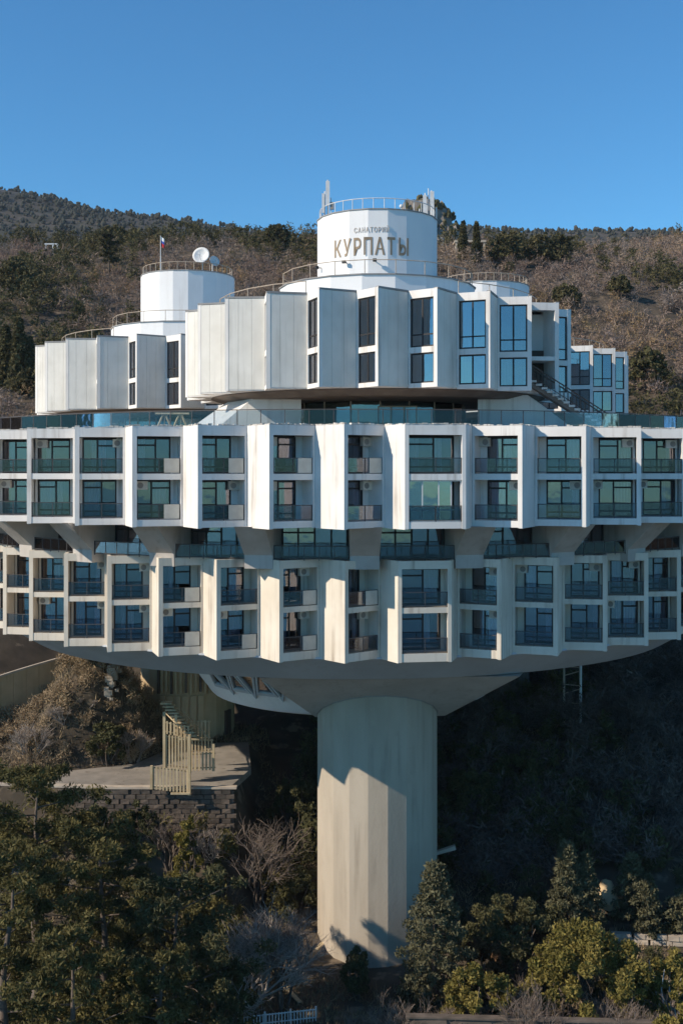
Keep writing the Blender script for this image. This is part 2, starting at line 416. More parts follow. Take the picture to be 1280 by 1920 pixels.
def tooth_mesh(rk, s):
    q = RINGS[rk]; R, D, Z = q['R'], q['D'], q['z']; mb = MB(); ed = MB()
    ri = R - 5.2
    if s == 0:
        Pa, Pb, Va, Vb = tooth_geo(rk, 0); fc = Face(Pa, Pb)
        for p, v in ((Pa, Va), (Pb, Vb)):
            f2 = Face(p, v); f2.box(mb, 0.0, f2.L, 0.0, 0.22, Z[0] - .05, Z[5])
        e = 0.03
        plan = [fc.pt(e, e), fc.pt(fc.L - e, e), (Vb[0] - .04, Vb[1] + .02), pol(ri, FIRST - DELTA - .02), pol(ri, -(FIRST - DELTA) + .02), (Va[0] + .04, Va[1] + .02)]
        jl = jr = 0.26
    else:
        r, V, U, _ = tooth_geo(rk, s); fc = Face(r, V); fb = Face(r, U)
        fb.box(mb, 0, fb.L, 0, 0.24, Z[0] - .05, Z[5])
        e = 0.03; c = Vector(r) + fc.n * e + fb.n * e
        plan = [(c.x, c.y), fc.pt(fc.L - .01, e), pol(ri, s * DELTA - s * .02), pol(ri, -s * (PITCH - DELTA) + s * .02), fb.pt(fb.L - .01, e)]
        jl, jr = 0.30, 0.16
    L = fc.L
    fc.box(mb, 0.012, jl, -.004, .26, Z[0] - .02, Z[5] - .004)
    fc.box(mb, L - jr, L - .012, -.004, .26, Z[0] - .02, Z[5] - .004)
    # partition on the valley side and the back wall around the window opening
    fc.box(mb, L - .14, L - .02, .27, BD + .9, Z[1], Z[4])
    if s == 0: fc.box(mb, .02, .14, .27, BD + .9, Z[1], Z[4])
    fc.box(mb, jl, L - jr, .0, .24, Z[4], Z[5] - .008)                 # top beam
    w0, w1 = win_span(L, s)
    for k in (0, 1):
        zf, zt = (Z[1], Z[2]) if k == 0 else (Z[3], Z[4])
        fc.box(mb, .24 if s else .15, w0, BD, BD + .18, zf, zt); fc.box(mb, w1, L - .15, BD, BD + .18, zf, zt)
    for za, zb in ((Z[0], Z[1]), (Z[2], Z[3]), (Z[5] - .45, Z[5] - .15)):
        mb.prism(plan, za, zb)
    me = mb.mesh('facade_bay', q['wall'])
    return me, fc
def win_span(L, s):
    return (0.42, L - 0.42) if s == 0 else (0.40, L - 0.62)

def sub_meshes(rk, s, k, flip):
    """shared meshes of one balcony storey: frame, panes, curtains, rail"""
    def mk():
        q = RINGS[rk]; Z = q['z']; g_ = tooth_geo(rk, s); fc = Face(g_[0], g_[1]); L = fc.L
        zf, zt = (Z[1], Z[2]) if k == 0 else (Z[3], Z[4])
        w0, w1 = win_span(L, s); z0, z1 = zf + .02, zt - .06
        mid = w0 + (w1 - w0) * (0.44 if flip else 0.56); t = .11
        fm = MB()
        door = (mid, w1) if flip else (w0, mid)
        bars(fc, fm, w0, w1, z0, z1, BD + .02, BD + .13, t, [mid], [(door[0], door[1], z1 - .5), (w0 + t, w1 - t, z0 + .42)])
        d = {'window_frame': fm.mesh('window_frame', 'dark_frame')}
        for i, (a, b) in enumerate(((w0 + t, mid - t / 2), (mid + t / 2, w1 - t))):
            m = MB(); fc.box(m, a, b, BD + .06, BD + .075, z0 + t, z1 - t); d['pane%d' % i] = m.mesh('pane', 'glass')
            wd = b - a
            for vv, (c0, c1) in enumerate(((.05, .9), (.05, .45), (.55, .95))):
                d['curtain%d%s' % (i, 'abc'[vv])] = curtain_mb(fc, a + wd * c0, a + wd * c1, BD + .24, z0 + .1, z1 - .1).mesh('curtain', 'curtain', recalc=False)
        jl, jr = (.27, .27) if s == 0 else (.31, .17)
        rm = MB(); h = 1.02
        fc.box(rm, jl, L - jr, .06, .12, zf + h - .05, zf + h); fc.box(rm, jl, L - jr, .07, .11, zf + .08, zf + .12)
        for u in (jl + .03, (jl + L - jr) / 2, L - jr - .06): fc.box(rm, u, u + .05, .065, .115, zf, zf + h - .05)
        d['railing'] = rm.mesh('railing', 'rail_metal')
        m = MB(); fc.box(m, jl + .09, L - jr - .07, .085, .095, zf + .12, zf + h - .05); d['railing_glass'] = m.mesh('railing_glass', 'rail_glass')
        m = MB(); a0 = L - jr - 1.08 if s else .5
        fc.box(m, a0, a0 + 1.0, .02, .045, zf + .06, zf + h - .02); d['privacy_screen'] = m.mesh('privacy_screen', 'screen')
        for side in (0, 1):
            m = MB(); a0 = w1 - .25 if side else w0 - .05
            fc.box(m, a0, a0 + .78, BD - .34, BD - .02, zt - .66, zt - .1)
            d['air_conditioner%d' % side] = m.mesh('air_conditioner', 'aircon')
            m = MB(); cu, cz = a0 + .3, zt - .38; pts = [(*fc.pt(cu + .2 * math.cos(a * .5236), BD - .345), cz + .2 * math.sin(a * .5236)) for a in range(12)]
            pt2 = [(*fc.pt(cu + .2 * math.cos(a * .5236), BD - .335), cz + .2 * math.sin(a * .5236)) for a in range(12)]
            m.hexa(pts, pt2); d['grille%d' % side] = m.mesh('fan_grille', 'grille')
        return d
    return cached(('sub', rk, s, k, flip), mk)

TEETH = [(0, AX)]
for i in range(9):
    TEETH.append((1, AX - FIRST - PITCH * i)); TEETH.append((-1, AX + FIRST + PITCH * i))
tr = random.Random(3)
for rk in ('upper', 'lower'):
    for s, deg in TEETH:
        me, fc = cached(('tooth', rk, s), lambda: tooth_mesh(rk, s))
        bay = link('facade_bay', me, B, (0, 0, 0), R_(deg))
        for k in (0, 1):
            flip = tr.random() < .5
            d = sub_meshes(rk, s, k, flip)
            names = ['window_frame', 'pane0', 'pane1', 'railing', 'railing_glass']
            cur = tr.random()
            if cur < .62: names.append('curtain0' + tr.choice('abc'))
            if cur > .42: names.append('curtain1' + tr.choice('abc'))
            if s == 1 and abs(deg - AX) < 34 and tr.random() < .7: names.append('privacy_screen')
            closed = s == 0 and rk == 'upper' and k == 0
            if closed: names = [x for x in names if not x.startswith('curtain')]
            if tr.random() < .72 and s != 0:
                side = 0 if tr.random() < .5 else 1
                names += ['air_conditioner%d' % side, 'grille%d' % side]
            if closed:                                     # balcony glazed in with white mullions
                Zc = RINGS[rk]['z']; mm = MB(); bars(fc, mm, .27, fc.L - .27, Zc[1] + .01, Zc[2] - .01, .14, .22, .07, [1.15, 2.2, 3.0], [(.3, fc.L - .3, Zc[1] + .75)])
                link('glazing_frame', mm.mesh('glazing_frame', 'white_metal'), bay)
                for a_, b_ in ((.34, 1.11), (1.19, 2.16), (2.24, 2.96)):
                    mm = MB(); fc.box(mm, a_, b_, .175, .19, Zc[1] + .08, Zc[2] - .08); link('pane', mm.mesh('pane', 'tower_glass'), bay)
            for nm in names:
                base = 'curtain' if nm.startswith('curtain') else nm.rstrip('01')
                base = 'fan_grille' if base == 'grille' else base
                link(base, d[nm], bay)
    # plain rest of the ring round the back
    q = RINGS[rk]; mb = MB(); n = 60; a0, a1 = AX + FIRST + PITCH * 8 + 3.2, AX + 360 - FIRST - PITCH * 8 - 3.2
    ro, ri = q['R'] - q['D'], q['R'] - 5.2
    for i in range(n):
        b0 = a0 + (a1 - a0) * i / n; b1 = a0 + (a1 - a0) * (i + 1) / n
        mb.prism([pol(ro, b0), pol(ro, b1), pol(ri, b1), pol(ri, b0)], q['z'][0], q['z'][5] - .15)
    mb.build('rear_wall', q['wall'], B)
# dark cylinders added behind the rooms to block light
mb = MB(); mb.lathe([(32.2, 33.3), (32.2, 39.3)], 80); mb.build('light_block_core', 'interior', B)
mb = MB(); mb.lathe([(29.0, 24.4), (29.0, 30.6)], 80); mb.build('light_block_core', 'interior', B)
mb = MB(); mb.lathe([(30.6, 30.55), (30.6, 33.25)], 80); mb.build('light_block_core', 'interior', B)

# coping of irregular stones along the upper rim
def rim_path(rk):
    q = RINGS[rk]; R, D = q['R'], q['D']; pts = []
    for i in range(8, -1, -1):
        dg = AX - FIRST - PITCH * i
        pts += [pol(R - D, dg - (PITCH - DELTA)), pol(R, dg)]
    pts += [pol(R - D, AX - (FIRST - DELTA)), pol(R, AX - HALF), pol(R, AX + HALF), pol(R - D, AX + FIRST - DELTA)]
    for i in range(9):
        dg = AX + FIRST + PITCH * i
        pts += [pol(R, dg), pol(R - D, dg + (PITCH - DELTA))]
    return pts
path = rim_path('upper'); cm = MB()
for a, b in zip(path[:-1], path[1:]):
    fc = Face(a, b); u = 0.02
    while u < fc.L - .05:
        w = min(tr.uniform(.16, .4), fc.L - u - .02)
        if tr.random() < .85: fc.box(cm, u, u + w * .86, -.03 + tr.uniform(0, .04), .22, 39.835, 39.835 + tr.uniform(.03, .12))
        u += w
co = cm.build('coping', 'coping', B); co['kind'] = 'stuff'

# terrace deck and glass balustrade
mb = MB(); mb.lathe([(34.8, 39.28), (34.8, 39.45)], 100); mb.build('terrace_deck', 'paving', B)
mb = MB(); mb.lathe([(31.4, 30.85), (31.4, 30.95)], 100); mb.build('balcony_deck', 'paving', B)
step = 2.6; n = int(150 / step)
for i in range(n):
    a = AX - 75 + i * step; f = Face(pol(35.1, a), pol(35.1, a + step))
    m = MB(); h = 40.92
    f.box(m, 0, f.L, 0, .06, h - .06, h); f.box(m, 0.0, .05, .006, .054, 39.45, h - .06)
    f.box(m, .05, f.L, .015, .045, 39.55, 39.59)
    r = m.build('terrace_railing', 'rail_metal', B)
    m = MB(); f.box(m, .06, f.L - .01, .025, .035, 39.6, h - .08); m.build('railing_glass', 'rail_glass', r)

# the open storey between the rings: leaning brackets, glazing, railings
def bracket_mesh():
    mb = MB(); w = 1.02
    lo = [(-w * .95, -33.7, 30.4), (w * .95, -33.7, 30.4), (w * .95, -30.4, 30.4), (-w * .95, -30.4, 30.4)]
    hi = [(-w, -36.0, 33.3), (w, -36.0, 33.3), (w, -30.4, 33.3), (-w, -30.4, 33.3)]
    midl = [(-w * .95, -33.75, 31.3), (w * .95, -33.75, 31.3), (w * .95, -30.4, 31.3), (-w * .95, -30.4, 31.3)]
    mb.hexa(lo, midl); mb.hexa([(p[0], p[1], 31.3) for p in midl], hi); return mb.mesh('bracket', 'bracket_shaded')
br = bracket_mesh()
def gallery():
    f = Face(pol(31.6, -4.1), pol(31.6, 4.1)); L = f.L; m = MB()
    us = [L * .25, L * .5, L * .75]
    bars(f, m, 0, L, 30.98, 33.2, 0, .12, .12, us, [(.12, L * .5, 32.7)])
    d = {'window_frame': m.mesh('window_frame', 'dark_frame')}
    e = [0] + us + [L]
    for i in range(2):
        mm = MB(); f.box(mm, e[2 * i] + .07, e[2 * i + 2] - .07, .05, .065, 31.1, 33.1); d['pane%d' % i] = mm.mesh('pane', 'glass')
    d['curtain'] = curtain_mb(f, L * .56, L * .72, .3, 31.1, 33.1).mesh('curtain', 'curtain', recalc=False)
    fr = Face(pol(33.55, -4.3), pol(33.55, 4.3)); L = fr.L; m = MB(); z = 31.0; h = 31.95
    fr.box(m, 0, L, 0, .06, h - .06, h); fr.box(m, 0, L, .01, .05, z + .05, z + .1)
    for i in range(6): fr.box(m, L * i / 5.02, L * i / 5.02 + .05, .005, .055, z - .05, h - .06)
    d['railing'] = m.mesh('railing', 'rail_metal')
    m = MB(); fr.box(m, .05, L - .05, .02, .03, z + .12, h - .08); d['railing_glass'] = m.mesh('railing_glass', 'rail_glass')
    return d
gd = gallery()
for i in range(-6, 7):
    deg = 1.2 + 12 * i
    link('bracket', br, B, (0, 0, 0), R_(deg))
    if i == 6: continue
    gw = link('gallery_window', gd['window_frame'], B, (0, 0, 0), R_(deg + 6))
    for nm in ('pane0', 'pane1', 'railing', 'railing_glass') + (('curtain',) if tr.random() < .15 else ()):
        link(nm.rstrip('01'), gd[nm], gw)

# saucer underside
mb = MB(); mb.lathe([(32.6, 24.42), (32.6, 24.3), (29.4, 22.36), (28.6, 22.2)], 96); mb.build('saucer', 'saucer_concrete', B)
# central bowl below with triangular windows
mb = MB(); mb.lathe([(17.5, 22.1), (13.2, 16.3), (12.6, 16.1)], 48); bowl = mb.build('bowl', 'drum_metal', B)
for i in range(-5, 6):
    a = AX - 4 + i * 11.0
    for up in (0, 1):
        da = a + up * 5.5
        def cp(deg, t, off):      # on the bowl's slope, t 0 bottom .. 1 top
            r = 13.2 + 4.3 * t; x, y = pol(r + off * .8, deg); return (x, y, 16.3 + 5.8 * t - off * .6)
        tri = [(da - 4, .62), (da + 4, .62), (da, .2)] if up else [(da - 4.2, .28), (da + 4.2, .28), (da, .72)]
        inn = [(da + (x - da) * .72, .48 + (t - .48) * .72 if up else .45 + (t - .45) * .72) for x, t in tri]
        m = MB()
        for j in range(3):
            k2 = (j + 1) % 3
            m.hexa([cp(*tri[j], -.02), cp(*tri[k2], -.02), cp(*inn[k2], -.02), cp(*inn[j], -.02)],
                   [cp(*tri[j], .22), cp(*tri[k2], .22), cp(*inn[k2], .22), cp(*inn[j], .22)])
        w = m.build('triangular_window', 'saucer_concrete', B)
        m = MB(); m.hexa([cp(*p, .02) for p in inn], [cp(*p, .05) for p in inn]); m.build('pane', 'tower_glass', w)

# towers: front, left, right -----------------------------------------------------------
TW = {'front': (2.8 - CX, 88.2 - CY), 'left': (-15.6 - CX, 113.8 - CY), 'right': (15.3 - CX, 120.0 - CY)}
NS = 20; A0 = R_(8 + 18 * 0)

def column(loc, ztop, zbot, m, r=4.72):
    mb = MB(); mb.lathe([(r, zbot), (r, ztop)], NS, A0); o = mb.build('column', m, B); o.location = (*loc, 0); return o
column(TW['front'], 22.6, -1.5, 'concrete')
column(TW['left'], 22.3, 7.0, 'tan_render')
column(TW['right'], 22.3, 7.0, 'old_stone')  # shade on this column is put into its dark stone colour
# flared capital of the front column
bm = bmesh.new(); 
for p in [(-4.85, 0.3, 17.45), (4.78, 0.3, 17.45), (5.5, 0.9, 17.35), (-4.85, 3, 17.45), (5.4, 3, 17.45),
          (-8.9, -8.8, 22.25), (9.6, -8.8, 22.25), (10.6, -6.0, 22.25), (-9.5, 9, 22.25), (10.6, 9, 22.25), (-4.85, 0.3, 17.6)]:
    bm.verts.new(p)
bmesh.ops.convex_hull(bm, input=bm.verts[:])
me = bpy.data.meshes.new('capital'); bm.to_mesh(me); bm.free(); me.materials.append(MATS['capital_concrete'])
link('capital', me, B, (*TW['front'], 0), R_(2))
jm = MB(); pts = []
for k in range(-5, 6):
    a = 8 + 18 * k - 0.0
    x, y = pol(4.75, a); pts.append((x, y, 17.45 + .527 * (.3 - y * math.cos(R_(2)) + x * math.sin(R_(2)))))
jm.tube(pts[:], .05, 5); o = jm.build('expansion_joint', 'grille', B); o.location = (*TW['front'], 0)

BR, BDp, BP, BW = 15.0, 1.75, 15.0, 6.3        # block ridge radius, tooth depth, pitch, window share
BZ = [42.45, 42.75, 44.76, 45.15, 48.42, 49.0]
def block_geo():
    r = pol(BR, 0); V = pol(BR - BDp, -BW); U = pol(BR - BDp, BP - BW); return r, V, U
def block_mesh(kind):
    r, V, U = block_geo(); fw = Face(V, r); fb = Face(r, U); L = fw.L; mb = MB(); Z = BZ
    fb.box(mb, 0.02, fb.L, .05, .25, Z[0] + .05, Z[5] - .1)            # backing of the cladding panels
    jr, jl = .30, .14
    fw.box(mb, L - jr, L - .004, -.02, .24, Z[0], Z[5] - .03)
    fw.box(mb, 0.01, jl, .0, .24, Z[0], Z[5] - .03)
    fw.box(mb, jl, L - jr, -.012, .24, Z[4], Z[5] - .04); 
    if kind == 'window':
        fw.box(mb, jl, L - jr, -.008, .2, Z[2], Z[3])
    fw.box(mb, jl, L - jr, -.012, .24, Z[0], Z[1])
    ri = BR - 5
    for za, zb in ((Z[0] + .02, Z[0] + .22), (Z[2] + .05, Z[3] - .05), (Z[5] - .35, Z[5] - .06)):
        dz = .02
        mb.prism([fw.pt(.02, .03), fw.pt(L - .02, .03), fb.pt(fb.L - .02, .07), pol(ri, BP - BW - .05), pol(ri, -BW + .05)], za, zb)
    if kind == 'door':
        fw.box(mb, .0, .12, .25, 2.4, Z[1], Z[4]); fw.box(mb, .12, L - .3, 2.3, 2.45, Z[1], Z[4])
    return mb.mesh('upper_block_bay', 'white_plaster')
def panel_meshes():
    r, V, U = block_geo(); fb = Face(r, U); out = []
    for i in range(3):
        m = MB(); a = fb.L * i / 3 + (.0 if i == 0 else .008); b = fb.L * (i + 1) / 3 - .008
        fb.box(m, a, b, .0, .045, BZ[0] + .1, BZ[5] - .14); out.append(m.mesh('cladding_panel', 'panel'))
    m = MB(); fb.box(m, 0, fb.L, -.03, .25, BZ[5] - .1, BZ[5] + .02); out.append(m.mesh('roof_edge', 'roof'))
    return out
def block_windows():
    r, V, U = block_geo(); fw = Face(V, r); L = fw.L; jl, jr = .15, .31; m = MB(); Z = BZ; u0, u1 = jl, L - jr
    c = u0 + (u1 - u0) * .5
    bars(fw, m, u0, u1, Z[3] + .02, Z[4] - .01, .1, .2, .09, [c], [(u0, u1, 45.98)])
    bars(fw, m, u0, u1, Z[1] + .01, Z[2] - .02, .1, .2, .09, [c])
    d = {'window_frame': m.mesh('window_frame', 'dark_frame')}
    for i, (za, zb) in enumerate(((Z[3], Z[4]), (Z[1], Z[2]))):
        for j, (a, b) in enumerate(((u0, c), (c, u1))):
            mm = MB(); fw.box(mm, a + .06, b - .06, .14, .155, za + .08, zb - .08); d['pane%d%d' % (i, j)] = mm.mesh('pane', 'tower_glass')
            d['curtain%d%d' % (i, j)] = curtain_mb(fw, a + .08, b - .1, .34, za + .1, zb - .1).mesh('curtain', 'curtain', recalc=False)
    m = MB(); fw.box(m, .2, L - .35, 2.22, 2.28, Z[1], Z[1] + 3.0); d['door'] = m.mesh('door', 'bronze_frame')
    return d
bw, bdoor, pm, bwin = block_mesh('window'), block_mesh('door'), panel_meshes(), block_windows()

def railing_ring(loc, r, z, a0, a1, h, m, n=None, posts=1.6, rr=.035, rails=(1.0,)):
    n = n or max(3, int(r * R_(a1 - a0) / posts)); mb = MB()
    pts = [pol(r, a0 + (a1 - a0) * i / n) for i in range(n + 1)]
    for t in rails: mb.tube([(*p, z + h * t) for p in pts], rr, 5)
    for p in pts: mb.tube([(*p, z), (*p, z + h)], rr * .9, 5)
    o = mb.build('roof_railing', m, B); o.location = (*loc, 0); return o

def tower(key, first, last, rot, door=None):
    loc = TW[key]
    for i in range(first, last + 1):
        deg = rot + BP * i
        kind = 'door' if door == i else 'window'
        bay = link('upper_block_bay', bdoor if kind == 'door' else bw, B, (*loc, 0), R_(deg))
        for j in range(3): link('cladding_panel', pm[j], bay)
        link('roof_edge', pm[3], bay)
        if kind == 'door': link('door', bwin['door'], bay); continue
        link('window_frame', bwin['window_frame'], bay)
        for a in '01':
            for b in '01':
                link('pane', bwin['pane' + a + b], bay)
                if tr.random() < .45: link('curtain', bwin['curtain' + a + b], bay)
    # plain rest of the block
    mb = MB(); a0 = rot + BP * last + (BP - BW); a1 = rot + BP * first - BW + 360; n = 24
    for i in range(n):
        b0, b1 = a0 + (a1 - a0) * i / n, a0 + (a1 - a0) * (i + 1) / n
        mb.prism([pol(BR - BDp, b0), pol(BR - BDp, b1), pol(10, b1), pol(10, b0)], BZ[0], BZ[5] - .06)
    o = mb.build('block_rear', 'panel', B); o.location = (*loc, 0)
    def part(nm, m, prof, n=NS, a=A0):
        mb = MB(); mb.lathe(prof, n, a); o = mb.build(nm, m, B); o.location = (*loc, 0); return o
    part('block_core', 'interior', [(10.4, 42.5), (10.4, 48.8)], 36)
    part('block_roof', 'roof', [(13.2, 48.85), (13.2, 48.99)], 48)
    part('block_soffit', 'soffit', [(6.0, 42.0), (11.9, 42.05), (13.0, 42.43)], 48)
    part('skirt', 'drum_metal', [(7.65, 48.9), (7.65, 51.05)])
    part('skirt_cap', 'roof', [(7.75, 51.05), (7.75, 51.13)])
    part('drum', 'drum_metal', [(4.72, 51.1), (4.72, 56.42)])
    part('drum_cap', 'roof', [(4.78, 56.42), (4.78, 56.50)])
    # glazed lobby under the block
    lb = part('lobby', 'lobby_wall', [(5.4, 39.4), (5.4, 41.98)], 20)
    for i in range(20):
        f = Face(pol(6.9, 18 * i), pol(6.9, 18 * i + 18)); m = MB()
        f.box(m, .05, f.L - .05, .02, .04, 39.5, 41.98); o = m.build('lobby_pane', 'lobby_glass', lb)
    m = MB()
    for i in range(20):
        x, y = pol(6.9, 18 * i); m.box(x - .05, x + .05, y - .05, y + .05, 39.45, 41.98)
    m.build('lobby_mullions', 'beige_metal', lb)
    railing_ring(loc, 7.45, 51.1, -130, 130, 1.05, 'beige_metal', posts=2.2)
    railing_ring(loc, 4.5, 56.5, -140, 140, .8, 'beige_metal' if key != 'front' else 'white_metal', posts=.8)
    railing_ring(loc, 12.4, 49.0, -100, -25, .95, 'beige_metal', posts=2.4)
    railing_ring(loc, 12.4, 49.0, 25, 100, .95, 'beige_metal', posts=2.4)
tower('front', -8, 7, 13.5 - 15, door=4)
tower('left', -8, 4, 13.5 - 15 + 7)
tower('right', -4, 7, 13.5 - 15 - 7)

# sloping white legs under the front block, entrance door, stairs
def wedge(front, back, m='white_plaster', nm='sloping_leg'):
    mb = MB(); mb.hexa(front, back); o = mb.build(nm, m, B); o.location = (-CX, -CY, 0); return o
wedge([(-2.9, 80.6, 39.4), (-2.9, 80.6, 42.3), (-6.2, 80.6, 42.3), (-9.6, 80.6, 39.4)],
      [(-3.6, 84.5, 39.4), (-3.6, 84.5, 42.3), (-8.3, 84.5, 42.3), (-12.4, 84.5, 39.4)])
wedge([(9.8, 80.6, 39.4), (17.4, 80.6, 39.4), (13.4, 80.6, 42.35), (9.8, 80.6, 42.35)],
      [(10.4, 85, 39.4), (18.4, 85, 39.4), (14.6, 85, 42.35), (10.4, 85, 42.35)])
st = MB(); NSTEP = 17
stair = empty('staircase', (-CX, -CY, 0)); stair.parent = B
sx0, sz0, sx1, sz1 = 13.0, 43.7, 19.6, 39.45
sm = MB(); sm.hexa([(sx0, 79.4, sz0 - .55), (sx1, 79.4, sz1 - .35), (sx1, 79.4, sz1 - .05), (sx0, 79.4, sz0 - .22)],
                   [(sx0, 80.55, sz0 - .55), (sx1, 80.55, sz1 - .35), (sx1, 80.55, sz1 - .05), (sx0, 80.55, sz0 - .22)])
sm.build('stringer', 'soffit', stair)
for i in range(NSTEP):
    x = sx0 + (sx1 - sx0) * i / NSTEP; z = sz0 + (sz1 - sz0) * (i + .5) / NSTEP
    m = MB(); m.box(x, x + .42, 79.3, 80.5, z - .15, z); m.build('step', 'slab_edge', stair)
for yy in (79.33, 80.45):
    m = MB(); m.tube([(sx0, yy, sz0 + 1.0), (sx1, yy, sz1 + 1.0)], .05, 5); m.tube([(sx0, yy, sz0 + .2), (sx1, yy, sz1 + .2)], .03, 5)
    for i in range(23):
        t = i / 22; m.tube([(sx0 + (sx1 - sx0) * t, yy, sz0 + (sz1 - sz0) * t - .1), (sx0 + (sx1 - sx0) * t, yy, sz0 + (sz1 - sz0) * t + 1.0)], .028, 4)
    m.build('stair_railing', 'bronze_frame', stair)
ed = MB()
f = Face((2.62 - CX, 81.1 - CY), (5.45 - CX, 81.1 - CY))
bars(f, ed, 0, 2.85, 39.45, 41.6, -.06, .06, .09, [.95, 1.9])
door = ed.build('entrance_door', 'beige_metal', B)
for i in range(3):
    m = MB(); f.box(m, .1 + .95 * i, .92 + .95 * i, -.01, .01, 39.55, 41.5); m.build('pane', 'lobby_glass', door)

# ------------------------------------------------------------------ sign on the drum
S = empty('rooftop_sign', (2.8, 88.2, 51.1))
tag(S, 'bronze Cyrillic letters across the white rooftop drum', 'sign')
def letter(ch, deg, z, sx):
    l = link('letter', LETTER[(ch, z > 54)], S)
    c = 17 + 18 * round((deg - 17) / 18); ap = 4.72 * math.cos(R_(9)) + .02; t = ap * math.tan(R_(deg - c))
    x, y = pol(ap, c); l.location = (x + t * math.cos(R_(c)), y + t * math.sin(R_(c)), z - 51.1)
    l.rotation_euler = (math.pi / 2, 0, R_(c)); l.scale = (sx, 1, 1); return l
for ch, px in zip('КУРПАТЫ', (634, 652.5, 671, 691.5, 713, 734, 757)):
    letter(ch, math.degrees(math.asin((px - 708) / 116)) - 1.8, 53.05, .62 if ch != 'Ы' else .6)
for i, ch in enumerate('САНАТОРИЙ'):
    letter(ch, math.degrees(math.asin((668 + i * 7.4 - 708) / 116)) - 1.8, 54.72, .68)

# floodlights on the drum
for k, (px, lab) in enumerate(((602, 'leftmost black floodlight low on the sign drum'), (651, 'middle black floodlight low on the sign drum'), (704, 'rightmost black floodlight low on the sign drum'))):
    a = math.degrees(math.asin(max(-.97, (px - 708) / 116))) - 1.8; x, y = pol(4.72, a)
    e_ = empty('floodlight', (2.8 + x, 88.2 + y, 52.55), R_(a)); tag(e_, lab, 'floodlight', 'floodlights on the sign drum')
    MB().box(-.14, .14, -.42, -.24, -.1, .12).build('lamp_head', 'black_plastic', e_)
    MB().box(-.03, .03, -.26, .06, -.03, .03).build('bracket_arm', 'black_plastic', e_)

# aerials, dish, flag
def antenna(px, d, label, spec, h0=56.5):
    x = (px - 640) * d / FPX
    e_ = empty('antenna_mast', (x, d, h0)); tag(e_, label, 'antenna', 'antenna masts on the sign drum')
    for (dx, dy, za, zb, w, kind) in spec:
        m = MB()
        if kind == 'pole': m.tube([(dx, dy, za), (dx, dy, zb)], w, 6); m.build('pole', 'white_metal', e_)
        elif kind == 'panel': m.prism([(dx - w, dy - .08), (dx + w, dy - .08), (dx + w * .7, dy + .08), (dx - w * .7, dy + .08)], za, zb); m.build('antenna_panel', 'white_metal', e_)
        else: m.box(dx - w, dx + w, dy - .1, dy + .1, za, zb); m.build('radio_box', 'grille', e_)
antenna(613, 86.5, 'tall panel antenna cluster at left edge of the sign drum roof',
        [(-.18, 0, -.4, 2.0, .05, 'pole'), (.05, .1, -.4, 2.9, .06, 'pole'), (.05, -.1, .9, 2.75, .15, 'panel'), (-.3, -.1, .3, 1.8, .1, 'panel'), (.38, 0, .6, 1.15, .16, 'box'), (.3, 0, -.4, 1.5, .04, 'pole')])
antenna(803, 87.5, 'stubby panel antenna cluster at right edge of the sign drum roof',
        [(-.26, 0, -.6, 2.1, .06, 'pole'), (.24, 0, -.6, 2.3, .06, 'pole'), (-.3, -.12, .5, 1.9, .15, 'panel'), (.26, -.12, .3, 2.2, .16, 'panel'), (.62, .1, -.6, 1.0, .06, 'pole'), (-.7, .1, -.6, .9, .05, 'pole'), (0, .1, .2, 2.5, .04, 'pole'), (0, -.1, .7, 1.2, .12, 'box')])
e_ = empty('roof_beacon', (at(752, 0, 87).x, 87, 56.5)); tag(e_, 'thin white rod with round head on the sign drum roof', 'beacon')
MB().tube([(0, 0, 0), (0, 0, .85)], .035, 6).build('rod', 'white_metal', e_)
MB().lathe([(.02, .8), (.13, .86), (.16, .98), (.1, 1.08), (.02, 1.12)], 12).build('head', 'white_metal', e_, smooth=True)

def dish(px, py, d, r, label, turn):
    p = at(px, py, d); e_ = empty('satellite_dish', (p.x, d, 56.5), R_(turn)); tag(e_, label, 'dish', 'dishes on the left drum')
    h = p.z - 56.5; n = 20; prof = [(r * t, r * .32 * t * t) for t in (0.02, .25, .5, .75, 1)]
    rings = [(a, b) for a, b in prof] + [(a, b - .04) for a, b in prof[::-1]]
    m = MB(); m.lathe(rings, n, 0, False)
    rot = Matrix.Translation((0, 0, h)) @ Matrix.Rotation(R_(72), 4, 'X')
    m.v = [tuple(rot @ Vector(v)) for v in m.v]; m.build('reflector', 'white_metal', e_, smooth=True)
    m = MB(); m.tube([(0, .3, -.1), (0, .3, h - r * .1), (0, .05, h)], .06, 6); m.build('mount', 'white_metal', e_)
    m = MB(); m.tube([(0, -.1, h - r * .8), (0, -r * 1.0, h + .1)], .025, 5); m.box(-.07, .07, -r * 1.0 - .1, -r * 1.0 + .08, h, h + .2); m.build('feed_arm', 'white_metal', e_)
dish(378, 480, 111, .86, 'large white satellite dish on the left drum roof', -8)
dish(401, 490, 112, .55, 'small white satellite dish beside the large one', 35)
p = at(301, 500, 112.5)
fl = empty('flagpole', (p.x, 112.5, 56.5)); tag(fl, 'thin flagpole with small flag on the left drum roof', 'flagpole')
MB().tube([(0, 0, 0), (0, 0, 4.0)], [.06, .035], 6).build('pole', 'white_metal', fl)
m = MB(); n = 6
